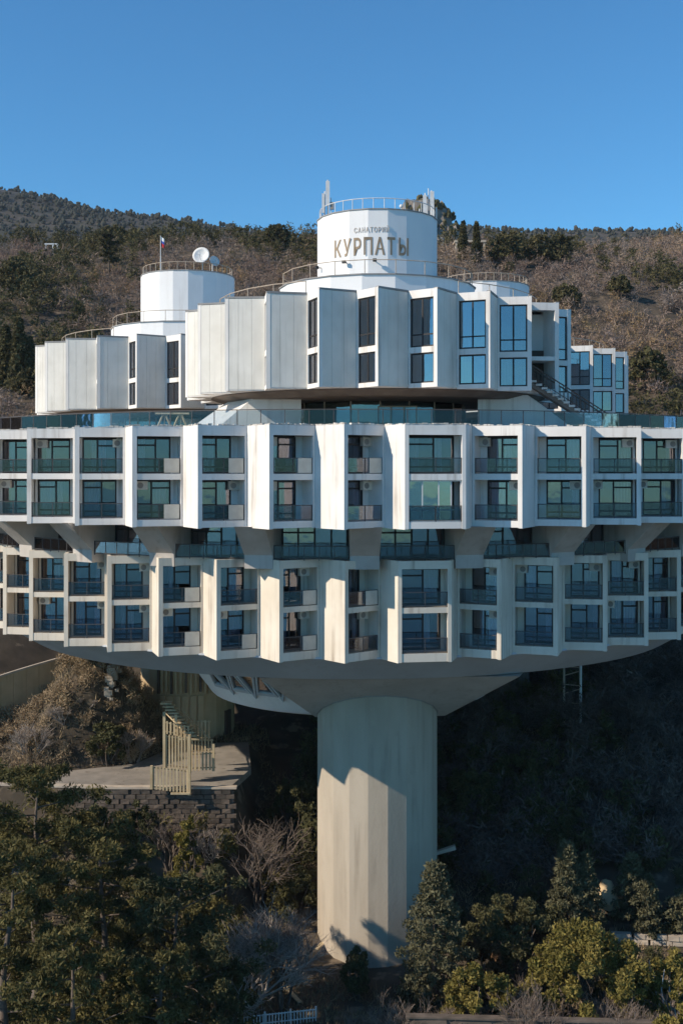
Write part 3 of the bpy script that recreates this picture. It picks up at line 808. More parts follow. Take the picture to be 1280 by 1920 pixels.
for nm, z0, z1, mm in (('flag_stripe', 3.55, 3.9, 'white_cloth'), ('flag_stripe', 3.3, 3.55, 'blue_cloth'), ('flag_stripe', 2.95, 3.3, 'red_cloth')):
    m = MB(); vs = [(.04 + .07 * i, .05 * math.sin(i * 1.3), z - i * .05) for z in (z0, z1) for i in range(n)]
    vs2 = [(x, y + .012, z) for x, y, z in vs]
    m.add(vs + vs2, [(i, i + 1, n + i + 1, n + i) for i in range(n - 1)] + [(2 * n + i, 3 * n + i, 3 * n + i + 1, 2 * n + i + 1) for i in range(n - 1)])
    m.build(nm, mm, fl)

# timber trestles on the terrace
for k, (px, lab) in enumerate(((308, 'left one of two pale timber trestles on the terrace'), (338, 'right one of two pale timber trestles on the terrace'))):
    d = 82; x = (px - 640) * d / FPX
    e_ = empty('timber_trestle', (x, d, 39.45)); tag(e_, lab, 'trestle', 'timber trestles on the terrace')
    for sx in (-1, 1):
        MB().tube([(sx * .75, 0, 0), (sx * .06, 0, 1.65)], .08, 4).build('leg', 'timber', e_)
    MB().tube([(-.65, -.09, 1.62), (.65, -.09, 1.62)], .08, 4).build('beam', 'timber', e_)
    MB().tube([(-.4, .09, .7), (.4, .09, .7)], .06, 4).build('brace', 'timber', e_)
    MB().tube([(0, 0.1, 0), (0, .1, 1.55)], .06, 4).build('post', 'timber', e_)


# ------------------------------------------------------------------ things below the building
def gz(x, y): return float(ground_z(x, y))
# paved terrace and its retaining wall of stones
road = MB(); n = 24
xs = np.linspace(-29, -8.6, n)
road.prism([(-29, 94.6), (-19, 93.5), (-9.2, 93.5), (-8.0, 99), (-9.0, 108.5), (-15.5, 108), (-18.5, 100.5), (-28, 96.5)], 10.0, 10.55)
o = road.build('terrace_paving', 'paving'); tag(o, 'pale paved terrace at the foot of the left tower', 'paving', kind='structure')
rw = empty('retaining_wall', (-18, 93, 5.5)); tag(rw, 'dark rough stone retaining wall below the paved terrace', 'wall')
def stone_wall(parent, p0, p1, z0, z1, w, h, th, m, rr, capm=None):
    """courses of uneven stones from p0 to p1"""
    f = Face2(p0, p1); shapes = []
    for k in range(5):
        mb = MB(); a = lambda: rr.uniform(-.06, .06)
        lo = [(-.5 * w + .03, -th / 2 + a(), -.5 * h + .025), (.5 * w - .03, -th / 2 + a(), -.5 * h + .025), (.5 * w - .03, th / 2, -.5 * h + .025), (-.5 * w + .03, th / 2, -.5 * h + .025)]
        hi = [(-.5 * w + .05, -th / 2 + a(), .5 * h - .02), (.5 * w - .04, -th / 2 + a(), .5 * h - .02), (.5 * w - .04, th / 2, .5 * h - .02), (-.5 * w + .05, th / 2, .5 * h - .02)]
        mb.hexa(lo, hi); shapes.append(mb.mesh('stone', m))
    nr = max(1, int((z1 - z0) / h)); nc = max(1, int(f.L / w)); ang = math.atan2(f.u.y, f.u.x)
    for r in range(nr):
        for c in range(nc):
            u = (c + .5 + (.25 if r % 2 else -.25) + rr.uniform(-.16, .16)) * f.L / nc; q = f.p + f.u * u
            s = link('stone', shapes[rr.randrange(5)], parent, (q.x - parent.location.x, q.y - parent.location.y, z0 + (r + .5) * h - parent.location.z), ang)
            s.scale = (rr.uniform(.88, 1.1) * f.L / nc / w, rr.uniform(.9, 1.1), rr.uniform(.92, 1.03))
class Face2(Face):
    def __init__(s, p0, p1):
        s.p = Vector(p0); d = Vector(p1) - s.p; s.L = d.length; s.u = d / s.L; s.n = Vector((-s.u.y, s.u.x))
wr = random.Random(5)
stone_wall(rw, (-29, 94.2), (-19, 93.2), 6.0, 10.4, .82, .4, .6, 'old_stone', wr)
stone_wall(rw, (-19, 93.2), (-9, 93.2), 6.0, 10.4, .82, .4, .6, 'old_stone', wr)
MB().prism([(-29, 94.05), (-19, 93.05), (-8.95, 93.05), (-8.95, 93.8), (-19, 93.8), (-29, 94.8)], 4.5, 10.3).build('mortar_core', 'old_stone', rw).location = (18, -93, -5.5)
MB().prism([(-29, 93.9), (-19, 92.85), (-8.7, 92.85), (-8.7, 93.5), (-19, 93.5), (-29, 94.6)], 10.45, 10.62).build('coping', 'pale_stone', rw).location = (18, -93, -5.5)

# timber slat stair tower beside the left column
ts = empty('timber_stair', (-14.6, 95, 10.5)); tag(ts, 'weathered pale timber slat stair tower climbing from the terrace', 'stair')
def slat_panel(x0, x1, y, z0, z1, n, slant=0.0, m='timber'):
    for i in range(n):
        t = (i + .5) / n; x = x0 + (x1 - x0) * t; zo = slant * t
        MB().box(x - .075, x + .075, y - .03 + wr.uniform(0, .02), y + .03, z0 + zo, z1 + zo + wr.uniform(-.08, .04)).build('slat', m, ts)
    for z in (z0 + .15, z1 - .2):
        m2 = MB(); m2.hexa([(x0, y + .035, z), (x1, y + .035, z + slant), (x1, y + .09, z + slant), (x0, y + .09, z)],
                           [(x0, y + .035, z + .1), (x1, y + .035, z + slant + .1), (x1, y + .09, z + slant + .1), (x0, y + .09, z + .1)]); m2.build('crossbar', m, ts)
def loc(px, py, d): p = at(px, py, d); return p.x + 14.6, d - 95, p.z - 10.5
def panel_px(px0, px1, pyt, pyb, d, n, sl=0.0):
    a = loc(px0, pyb, d); b = loc(px1, pyt, d); slat_panel(a[0], b[0], a[1], a[2], b[2], n, sl)
panel_px(284, 354, 1436, 1480, 92.3, 11, -.35)
panel_px(309, 355, 1378, 1440, 94.0, 8, -.2)
panel_px(356, 404, 1412, 1446, 95.5, 7, .1)
panel_px(310, 356, 1352, 1376, 96.5, 7, -.4)
panel_px(335, 395, 1350, 1388, 98.5, 9, .0)
panel_px(357, 400, 1385, 1412, 97.0, 7, .0)
for px, yt, yb, d in ((308, 1335, 1440, 94), (355, 1378, 1492, 92.3), (284, 1436, 1480, 92.3), (356, 1372, 1450, 95), (400, 1395, 1446, 95.5), (330, 1340, 1380, 97)):
    a = loc(px, yb, d); b = loc(px, yt, d); MB().box(a[0] - .11, a[0] + .11, a[1] - .11, a[1] + .11, a[2], b[2]).build('post', 'timber', ts)
a = loc(320, 1490, 92.0); b = loc(356, 1490, 92.0); MB().box(a[0], b[0], a[1] - .08, a[1] + .08, a[2], a[2] + .14).build('sill_beam', 'timber', ts)
for i in range(12):
    t = i / 11; a = loc(312 + 52 * t, 1318 + 66 * t, 100 - 4 * t)
    MB().box(a[0] - .5, a[0] + .5, a[1] - .5, a[1] + .5, a[2] - .06, a[2] + .05).build('tread', 'timber', ts)
m = MB(); m.tube([loc(308, 1335, 100), loc(356, 1384, 96)], .06, 4); m.tube([loc(340, 1330, 100.6), loc(392, 1384, 96.5)], .06, 4); m.build('handrail', 'timber', ts)
# timber cladding ribs on the left column
cl = empty('ribbed_cladding', (TW['left'][0], TW['left'][1], 0)); cl.parent = B
for i in range(15):
    a = -28 + i * 5.6; f = Face(pol(4.85, a - 1.2), pol(4.85, a + 1.2)); m = MB(); f.box(m, 0, f.L, -.12, .1, 15.2 + wr.uniform(-.2, .2), 22.2); m.build('rib', 'timber' if i % 3 else 'old_stone', cl)
for i in range(6):
    a = -22 + i * 9; f = Face(pol(4.8, a - 3.4), pol(4.8, a + 3.4)); m = MB(); f.box(m, 0, f.L, -.06, .08, 11.2, 14.9); m.build('board', 'tan_render', cl)
m = MB(); f = Face(pol(4.8, 58), pol(4.8, 69)); f.box(m, 0, f.L, -.1, .1, 10.6, 13.0); m.build('service_door', 'bronze_frame', cl)

# crumbling wall on the mound, arched tunnel mouth
cw = empty('crumbling_wall', (-20.5, 104, 14)); tag(cw, 'crumbling stone wall down the dry mound beside the left tower', 'wall')
for i in range(70):
    t = wr.random(); a = on_ground(216 - 12 * t + wr.gauss(0, 4), 1258 + 60 * t, 92, 118)
    x, y, z = a.x + 20.5, a.y - 104, a.z - 14 + wr.uniform(0, .9) * (1 - t * .6)
    w = wr.uniform(.12, .34); h_ = w * wr.uniform(.5, .9); c = lambda: wr.uniform(.7, 1.1)
    m = MB(); m.hexa([(x - w * c(), y - w * c(), z - h_), (x + w * c(), y - w * c(), z - h_), (x + w * c(), y + w * c(), z - h_), (x - w * c(), y + w * c(), z - h_)],
                     [(x - w * c(), y - w * c(), z + h_ * c()), (x + w * c(), y - w * c(), z + h_ * c()), (x + w * c(), y + w * c(), z + h_), (x - w * c(), y + w * c(), z + h_)])
    m.build('stone', 'pale_stone', cw)
# curved retaining wall at far left
cv = empty('curved_wall', (-29, 106, 11)); tag(cv, 'curved tan retaining wall in the shade at far left under the ring', 'wall')
npan = 9
def wall_pt(t):
    px, d = -70 + 215 * t, 102 + 9 * t ** .8; a = at(px, 1300 - 72 * t ** .8, d); return Vector((a.x + 29, d - 106, a.z - 11))
for i in range(npan):
    a, b = wall_pt(i / npan), wall_pt((i + .985) / npan)
    m = MB(); m.hexa([(a.x, a.y, -6), (b.x, b.y, -6), (b.x, b.y + .5, -6), (a.x, a.y + .5, -6)], [(a.x, a.y, a.z), (b.x, b.y, b.z), (b.x, b.y + .5, b.z), (a.x, a.y + .5, a.z)])
    m.build('wall_panel', 'tan_render', cv)
    m = MB(); m.hexa([(a.x, a.y - .12, a.z + .005), (b.x, b.y - .12, b.z + .005), (b.x, b.y + .62, b.z + .005), (a.x, a.y + .62, a.z + .005)], [(a.x, a.y - .12, a.z + .2), (b.x, b.y - .12, b.z + .2), (b.x, b.y + .62, b.z + .2), (a.x, a.y + .62, a.z + .2)])
    m.build('coping', 'pale_stone', cv)

# right side: downpipe pole, low walls
p0 = at(1088, 1400, 112); pz = gz(p0.x, 112)
e_ = empty('tall_pole', (p0.x, 112, pz - .3)); tag(e_, 'tall lattice pole with a pale shaft in the shade right of the column', 'pole')
MB().tube([(0, 0, 0), (0, 0, 22.3 - pz)], .13, 8).build('shaft', 'white_metal', e_); MB().box(-.25, .25, -.25, .25, 0, .35).build('foot', 'concrete', e_)
MB().tube([(-1.6, .3, 0), (-1.6, .3, 22.0 - pz)], .11, 6).build('shaft', 'concrete', e_)
for i in range(int((22 - pz) / .9)): MB().tube([(-1.55, .2, .6 + i * .9), (-.08, .05, .6 + i * .9 + (.45 if i % 2 else -.1))], .05, 5).build('lattice_bar', 'concrete', e_)
lw = empty('low_stone_wall', (24, 88, 2)); tag(lw, 'pale low stone wall behind the bushes at right', 'wall')
zt = at(1200, 1738, 86).z
stone_wall(lw, (at(1140, 0, 86).x, 86), (at(1340, 0, 86).x, 85), zt - 1.2, zt, .8, .4, .5, 'pale_stone', wr)
rk = MB(); pr = at(1136, 1690, 88)
rk.lathe([(.9, 0), (1.05, .8), (.75, 2.0), (.35, 2.7), (.05, 2.9)], 9); rk.v = [(x * .8 + wr.uniform(-.14, .14), y + wr.uniform(-.14, .14), z + wr.uniform(-.1, .1)) for x, y, z in rk.v]
rk.v = [(x * 1.15, y, z * .72) for x, y, z in rk.v]
o = rk.build('boulder', 'tan_render'); o.location = (pr.x, 88, at(0, 1700, 88).z); tag(o, 'pinkish upright boulder between the two conifers at right', 'boulder')
pl = MB(); pl.hexa([(-.9, -.2, 0), (.9, -.25, .5), (.9, .3, .5), (-.9, .3, 0)], [(-.8, -.15, .25), (.85, -.2, .8), (.85, .25, .8), (-.8, .25, .25)])
pp = at(833, 1597, 90); o = pl.build('pale_rock', 'pale_stone'); o.location = (pp.x, 90, gz(pp.x, 90) - .1); o.location.z = max(o.location.z, pp.z - .3); tag(o, 'small pale flat rock just right of the column', 'rock')
fw_ = empty('low_garden_wall', (10, 72, 0)); tag(fw_, 'low pale garden wall along the bottom edge at right', 'wall')
zt = at(1000, 1914, 71.5).z
stone_wall(fw_, (at(770, 0, 72).x, 72), (at(1310, 0, 71).x, 71), zt - 1.5, zt, 1.4, .5, .45, 'old_stone', wr)
MB().prism([(at(760, 0, 72).x - 10, -.3), (at(1320, 0, 71).x - 10, -1.3), (at(1320, 0, 71).x - 10, -.75), (at(760, 0, 72).x - 10, .25)], zt + .01, zt + .12).build('coping', 'old_stone', fw_)
MB().prism([(at(760, 0, 72).x - 10, -.15), (at(1320, 0, 71).x - 10, -1.15), (at(1320, 0, 71).x - 10, -.9), (at(760, 0, 72).x - 10, .1)], -3, zt - .05).build('mortar_core', 'old_stone', fw_)

# white fence at the bottom edge
fe = empty('white_fence', (-4, 76, -1.2)); tag(fe, 'bluish white picket fence at the bottom edge of the frame', 'fence')
a = at(398, 1914, 75.0); b = at(592, 1893, 77.0); A = Vector((a.x + 4, -1.0, a.z + 1.2)); Bv = Vector((b.x + 4, 1.0, b.z + 1.2))
for t in (0, .55):
    m = MB(); m.tube([A - Vector((0, 0, t + .02)), Bv - Vector((0, 0, t + .02))], .045, 4); m.build('rail', 'white_metal', fe)
for i in range(34):
    q = A.lerp(Bv, i / 33); MB().box(q.x - .035, q.x + .035, q.y - .08, q.y - .05, q.z - 1.15, q.z + .08).build('picket', 'white_metal', fe)
for i in range(5):
    q = A.lerp(Bv, i / 4); MB().box(q.x - .06, q.x + .06, q.y + .05, q.y + .17, q.z - 1.6, q.z + .14).build('post', 'white_metal', fe)
# planks lying by the path
for k, (px, py, ang, lab) in enumerate(((610, 1775, 60, 'reddish plank lying against the foot of the column'), (515, 1830, 125, 'long plank lying beside the dark path'), (545, 1868, 120, 'short plank at the lower end of the path'))):
    p = on_ground(px, py, 70, 95); m = MB(); m.box(-1.4, 1.4, -.16, .16, .05, .13); o = m.build('plank', 'timber'); o.location = p + Vector((0, 0, .08)); o.rotation_euler = (0.05, -.08, R_(ang)); tag(o, lab, 'plank', 'planks by the path')

# ------------------------------------------------------------------ trees
RS = np.random.RandomState(12)
def leaves(centers, rads, n_per, size, elong=1.0, rs=RS, squash=.75, upbias=0.0, shell=.45):
    centers = np.asarray(centers, float); rads = np.asarray(rads, float); N = len(centers) * n_per
    d = rs.normal(size=(N, 3)); d /= np.linalg.norm(d, axis=1)[:, None]
    c = np.repeat(centers, n_per, 0); r = np.repeat(rads, n_per)
    off = d * (r * rs.rand(N) ** shell)[:, None]; off[:, 2] *= squash
    p = c + off
    a = rs.normal(size=(N, 3)) + d * .8; a[:, 2] += upbias; a /= np.linalg.norm(a, axis=1)[:, None]
    b = np.cross(a, rs.normal(size=(N, 3))); b /= np.linalg.norm(b, axis=1)[:, None]
    sz = size * (.6 + .8 * rs.rand(N))[:, None]
    A = a * sz * elong * .5; Bb = b * sz * .5
    v = np.stack([p - A, p + Bb * .8, p + A, p - Bb * .8], 1).reshape(-1, 3)
    f = np.arange(N * 4).reshape(N, 4)
    return v, f
def limb(mb, p, q, r0, r1, rr, n=5, sides=5, wob=.06):
    p, q = Vector(p), Vector(q); L = (q - p).length; pts = []; rad = []
    for i in range(n + 1):
        t = i / n; w = Vector((rr.uniform(-1, 1), rr.uniform(-1, 1), rr.uniform(-.5, .5))) * L * wob * (0 < i < n)
        pts.append(p.lerp(q, t) + w); rad.append(r0 + (r1 - r0) * t)
    mb.tube(pts, rad, sides); return pts
def leafy_tree(kind, h, w, leaf, seed, name, label, cat, loc_, bark='bark', group=None, dens=1.0, lsize=.22):
    rr = random.Random(seed); rs = np.random.RandomState(seed)
    e_ = empty(name, loc_); tag(e_, label, cat, group); tk = MB(); C, Rd = [], []
    if kind == 'pine':
        top = limb(tk, (0, 0, -.6), (rr.uniform(-.06, .06) * h, rr.uniform(-.05, .05) * h, h * .96), h * .022 + .06, .05, rr, 8, 7, .012)
        for i in range(int(26)):
            t = .28 + .70 * (i / 25) ** .9; base = top[min(8, int(t * 8))]; base = Vector((base.x, base.y, t * h))
            reach = w * .5 * math.sqrt(max(.06, 1 - ((t - .52) / .52) ** 2)) * rr.uniform(.6, 1.1); az = i * 2.4 + rr.uniform(-.4, .4)
            tip = base + Vector((math.cos(az) * reach, math.sin(az) * reach, reach * rr.uniform(.05, .45)))
            limb(tk, base, tip, .05 + .03 * (1 - t), .02, rr, 3, 4, .05)
            for k in range(4):
                q = base.lerp(tip, .45 + .2 * k) + Vector((rr.uniform(-1, 1), rr.uniform(-1, 1), rr.uniform(-.3, .5))) * reach * .2
                C.append(q); Rd.append(rr.uniform(.45, .85) * (.25 + w * .085))
        C.append((top[-1].x, top[-1].y, h)); Rd.append(.5); n_per, el, sq, sh = int(210 * dens), 2.6, .62, .5; lsize *= .58
    elif kind == 'conifer':
        limb(tk, (0, 0, -.6), (0, 0, h * .97), h * .02 + .05, .03, rr, 6, 7, .006)
        nl = int(h * 7)
        for i in range(nl):
            t = .06 + .93 * i / nl; rad = w * .5 * min(1.0, (1.02 - t) * 1.55 + .05) * (.8 + .35 * rr.random()); az = i * 2.399
            base = Vector((0, 0, t * h)); tip = base + Vector((math.cos(az) * rad, math.sin(az) * rad, rad * .12))
            limb(tk, base, tip, .035, .012, rr, 2, 3, .03)
            C += [tip * 1.0, base.lerp(tip, .62)]; Rd += [rr.uniform(.24, .42) + w * .04, rr.uniform(.3, .5) + w * .04]
        n_per, el, sq, sh = int(80 * dens), 1.8, .85, .5; lsize *= .68
    else:   # bush with several stems
        for i in range(7):
            az = i * .9 + rr.random(); q = Vector((math.cos(az) * w * .28, math.sin(az) * w * .28, h * rr.uniform(.5, .8)))
            limb(tk, (math.cos(az) * .15, math.sin(az) * .15, -.5), q, .07 + h * .008, .02, rr, 4, 5, .06)
        nb = int(24 + w * 8)
        for i in range(nb):
            u, v_ = rr.random(), rr.random(); az = u * 6.283; el_ = math.asin(v_ ** .8); k = rr.uniform(.62, 1.0)
            C.append((math.cos(az) * math.cos(el_) * w * .5 * k, math.sin(az) * math.cos(el_) * w * .5 * k, h * (.22 + .72 * math.sin(el_) * k))); Rd.append(rr.uniform(.4, .8) * (.22 + w * .085))
        n_per, el, sq, sh = int(140 * dens), 1.7, .9, .45; lsize *= .72
    tk.build('trunk', bark, e_, recalc=False, smooth=True)
    v, f = leaves(C, Rd, n_per, lsize, el, rs, sq, .2, sh)
    link('crown', np_mesh('crown', v, f, leaf), e_)
    return e_
def bare_tree(h, w, seed, name, label, loc_, bark='bark', twig='twig', group=None, stems=3, depth=4, cat='tree', spread=.5):
    rr = random.Random(seed); e_ = empty(name, loc_); tag(e_, label, cat, group); tk = MB(); tw = MB()
    def grow(p, d, L, r, lev):
        q = p + d * L; tgt = tk if lev < 2 else tw
        mid = p.lerp(q, .5) + Vector((rr.uniform(-1, 1), rr.uniform(-1, 1), rr.uniform(-.4, .6))) * L * .09
        tgt.tube([p, mid, q], [r, r * .82, r * .62], 5 if lev < 2 else 3)
        if lev >= depth: return
        q = p + d * L * .98
        for i in range(rr.choice((3, 3, 4)) if lev < depth - 1 else 4):
            nd = (d + Vector((rr.uniform(-1, 1), rr.uniform(-1, 1), rr.uniform(-.35, .75))) * (spread + .12 * lev)).normalized()
            st_ = p.lerp(q, rr.uniform(.45, 1.0)) if i else q
            grow(st_, nd, L * rr.uniform(.6, .82), max(r * .58, .011), lev + 1)
    for s_ in range(stems):
        az = rr.random() * 6.28; tilt = rr.uniform(.15, .5) * (w / h) * 1.3
        grow(Vector((math.cos(az) * .15, math.sin(az) * .15, -.3)), Vector((math.cos(az) * tilt, math.sin(az) * tilt, 1)).normalized(), h * (.30 if depth < 5 else .25), .03 + h * .010, 0)
    tk.build('trunk', bark, e_, recalc=False); tw.build('branches', twig, e_, recalc=False)
    return e_
def spot(px, d, topy):
    x = (px - 640) * d / FPX; z = gz(x, d); return (x, d, z - .1), at(px, topy, d).z - z

def put(kind, px, d, topy, wpx, leaf, seed, name, label, cat='tree', **k):
    l_, h = spot(px, d, topy); return leafy_tree(kind, h, wpx * d / FPX, leaf, seed, name, label, cat, l_, **k)
def putb(px, d, topy, wpx, seed, name, label, **k):
    l_, h = spot(px, d, topy); return bare_tree(h, wpx * d / FPX, seed, name, label, l_, **k)

# left foreground pines
put('pine', 70, 73, 1440, 340, 'pine_leaf', 101, 'pine_tree', 'tallest olive green pine at the left edge below the paved terrace', dens=1.2)
put('pine', 205, 71, 1560, 300, 'pine_leaf', 102, 'pine_tree', 'olive green pine just right of the tallest left pine')
put('pine', -10, 64, 1600, 260, 'pine_leaf', 103, 'pine_tree', 'pine cut by the left frame edge, in front of the tallest pine')
put('pine', 310, 69, 1660, 300, 'dark_leaf', 104, 'pine_tree', 'dark pine in shade at the middle of the left thicket')
put('pine', 110, 60, 1740, 280, 'pine_leaf', 105, 'pine_tree', 'nearest pine in the bottom left corner')
put('pine', 290, 61, 1800, 230, 'pine_leaf', 106, 'pine_tree', 'low olive pine at the bottom left of the fence')
put('bush', 400, 70, 1760, 170, 'dark_leaf', 107, 'dark_shrub', 'dark evergreen shrub above the white fence', 'shrub')
put('bush', 350, 88, 1512, 60, 'olive_leaf', 108, 'green_shrub', 'small bright green shrub under the timber stair', 'shrub')
put('bush', 560, 90, 1625, 90, 'dark_leaf', 109, 'dark_shrub', 'dark green shrub beside the left foot of the column', 'shrub')
putb(445, 77, 1575, 420, 201, 'bare_tree', 'pale bare spreading tree left of the column in sunlight', twig='pale_twig', bark='pale_bark', stems=5, depth=5, spread=.75)
putb(478, 90, 1470, 190, 202, 'bare_tree', 'bare grey branching tree right of the paved terrace', twig='twig', bark='bark', stems=5, spread=.95)
putb(530, 78, 1660, 120, 203, 'bare_shrub', 'bare brown shrub touching the left side of the column foot', stems=5, cat='shrub')
putb(390, 90, 1520, 90, 204, 'bare_shrub', 'bare reddish shrub below the retaining wall', stems=5, cat='shrub', twig='pale_twig')
put('bush', 185, 89.5, 1478, 90, 'dark_leaf', 120, 'dark_shrub', 'dark shrub against the left part of the retaining wall', 'shrub')
put('bush', 262, 90.5, 1492, 70, 'dark_leaf', 121, 'dark_shrub', 'small dark shrub against the middle of the retaining wall', 'shrub')
putb(320, 90, 1480, 110, 222, 'bare_shrub', 'bare brown shrub against the retaining wall below the timber stair', stems=6, cat='shrub')
# dry mound shrubs
for k, (px, d, ty, w, lab) in enumerate(((60, 99, 1330, 110, 'leftmost bare shrub on the dry mound'), (120, 101, 1300, 100, 'bare shrub in the middle of the dry mound'), (165, 102, 1290, 90, 'bare shrub high on the dry mound'), (250, 101, 1340, 80, 'bare shrub at the right foot of the dry mound'))):
    putb(px, d, ty, w, 210 + k, 'bare_shrub', lab, stems=6, cat='shrub', twig='pale_twig', bark='pale_bark', group='shrubs on the dry mound')
put('bush', 205, 100, 1345, 90, 'dark_leaf', 215, 'dark_shrub', 'dark shrub at the foot of the dry mound', 'shrub')
# right side
put('conifer', 815, 78.5, 1615, 120, 'grey_leaf', 301, 'conifer_tree', 'dense cone shaped conifer overlapping the column foot', dens=1.2)
put('conifer', 1062, 85, 1578, 75, 'grey_leaf', 302, 'conifer_tree', 'taller stem of the knobbly twin conifer at right', dens=1.1)
put('conifer', 1096, 85.5, 1600, 70, 'grey_leaf', 303, 'conifer_tree', 'shorter leaning partner of the knobbly twin conifer', dens=1.1)
put('conifer', 1185, 87, 1600, 70, 'grey_leaf', 304, 'conifer_tree', 'slim conifer right of the pinkish boulder')
put('conifer', 1215, 86, 1640, 40, 'grey_leaf', 305, 'conifer_tree', 'thin young conifer above the low stone wall')
put('conifer', 1285, 86, 1665, 90, 'grey_leaf', 306, 'conifer_tree', 'conifer cut off by the right frame edge')
put('bush', 965, 83, 1672, 230, 'dark_leaf', 307, 'evergreen_shrub', 'wide dark green shrub right of the cone shaped conifer', 'shrub', dens=1.3)
put('bush', 905, 79.5, 1745, 90, 'brown_leaf', 308, 'brown_shrub', 'rust brown shrub at the foot of the wide dark shrub', 'shrub')
put('bush', 1100, 76, 1725, 260, 'olive_leaf', 309, 'olive_shrub', 'large yellow green shrub in the sun at lower right', 'shrub', dens=1.6)
put('bush', 1252, 76, 1755, 130, 'olive_leaf', 310, 'olive_shrub', 'yellow green shrub with pale trunk at the right edge', 'shrub', bark='white_bark')
put('bush', 900, 74, 1795, 150, 'olive_leaf', 311, 'olive_shrub', 'rounded olive shrub at the bottom right of the conifer', 'shrub')
put('bush', 1275, 69.5, 1850, 120, 'olive_leaf', 312, 'olive_shrub', 'bright shrub in the bottom right corner', 'shrub')
put('bush', 668, 80, 1765, 60, 'dark_leaf', 313, 'dark_shrub', 'small dark shrub in front of the column foot', 'shrub')
for k, (px, d, ty, w, lab) in enumerate(((745, 73, 1830, 130, 'bare mauve shrub at the bottom below the conifer'), (985, 72.5, 1800, 170, 'bare twiggy shrub in front of the olive shrubs'), (1140, 72.5, 1825, 130, 'bare twiggy shrub by the pale trunks at lower right'), (850, 72.5, 1850, 110, 'low bare shrub by the garden wall'), (1060, 72, 1845, 120, 'low bare shrub between the two twiggy ones at lower right'), (1235, 72, 1850, 110, 'bare shrub left of the bottom right corner bush'), (690, 73.5, 1870, 80, 'small bare shrub at the right side of the path'))):
    putb(px, d, ty, w, 320 + k, 'bare_shrub', lab, stems=7, cat='shrub', twig='twig', group='bare shrubs along the garden wall')
for k, (px, ty, lab) in enumerate(((1178, 1800, 'left one of two pale slender trunks at lower right'), (1253, 1790, 'right one of two pale slender trunks at lower right'))):
    l_, h = spot(px, 73.5, ty); bare_tree(h, 1.5, 330 + k, 'slender_tree', lab, l_, bark='white_bark', stems=1, depth=3, group='slender trees at lower right')
# trees in the building's shade
shade = [(880, 100, 1430, 130, 'dark_leaf', 'evergreen in the shade close right of the column'), (975, 103, 1400, 150, 'dark_leaf', 'evergreen in the shade left of the lattice pole'), (1040, 96, 1500, 150, 'dark_leaf', 'shaded evergreen behind the knobbly twin conifer'), (545, 99, 1440, 80, 'dark_leaf', 'shaded evergreen just left of the column')]
for k, (px, d, ty, w, lf, lab) in enumerate(shade): put('bush', px, d, ty, w, lf, 340 + k, 'evergreen_shrub', lab, 'shrub')
for k, (px, d, ty, w, lab) in enumerate(((1130, 104, 1400, 150, 'bare grey tree in the shade right of the lattice pole'), (1215, 106, 1370, 160, 'larger bare grey tree in the shade near the right edge'), (1285, 102, 1390, 130, 'bare grey tree in the shade cut by the right edge'), (1160, 95, 1500, 120, 'bare grey tree in the shade above the conifers'), (1240, 95, 1520, 120, 'bare grey tree in the shade above the low stone wall'))):
    putb(px, d, ty, w, 350 + k, 'bare_tree', lab, stems=3, twig='pale_twig', bark='pale_bark', group='bare trees in the shade')

# ------------------------------------------------------------------ hillside wood
def proto_scrub(seed, n=145, lean=.25, k=1.0):
    rs = np.random.RandomState(seed); C = rs.normal(size=(7, 3)) * np.array([1.0, 1.0, .7]) + np.array([0, 0, 2.0]); C[:, 2] = np.clip(C[:, 2], .7, 3.4)
    d = rs.normal(size=(n, 3)); d /= np.linalg.norm(d, axis=1)[:, None]
    p = C[rs.randint(7, size=n)] + d * (rs.rand(n) ** .5 * 1.15)[:, None]; a = d * .9 + rs.normal(size=(n, 3)) * .6; a[:, 2] += lean
    a /= np.linalg.norm(a, axis=1)[:, None]; b = np.cross(a, rs.normal(size=(n, 3))); b /= np.linalg.norm(b, axis=1)[:, None]
    L = k * (.25 + .5 * rs.rand(n))[:, None]; w = k * (.035 + .07 * rs.rand(n))[:, None]
    return np.stack([p - a * L * .6 - b * w, p - a * L * .6 + b * w, p + a * L], 1).reshape(-1, 3)
def proto_green(seed, n=170, pine=False):
    rs = np.random.RandomState(seed); C = []; Rd = []
    for i in range(16):
        az = rs.rand() * 6.28; t = rs.rand(); rr_ = (1.9 * math.sqrt(rs.rand())) * (1.1 - .6 * t); C.append((math.cos(az) * rr_, math.sin(az) * rr_, 1.2 + 4.6 * t)); Rd.append(.6 + .5 * rs.rand())
    v, f = leaves(C, Rd, n // 16, .6, 1.3, rs, .8); return v[f[:, :3].ravel()]
def proto_cypress(seed, n=150):
    rs = np.random.RandomState(seed); t = rs.rand(n); az = rs.rand(n) * 6.28; r = .75 * np.sin(np.pi * np.clip(t * .9 + .08, 0, 1)) * (.75 + .35 * rs.rand(n))
    p = np.stack([np.cos(az) * r, np.sin(az) * r, t * 8.0], 1); a = np.stack([np.cos(az) * .25, np.sin(az) * .25, np.ones(n)], 1) + rs.normal(size=(n, 3)) * .2; b = np.cross(a, rs.normal(size=(n, 3))); b /= np.linalg.norm(b, axis=1)[:, None]
    return np.stack([p - b * .28, p + b * .28, p + a * .8], 1).reshape(-1, 3)
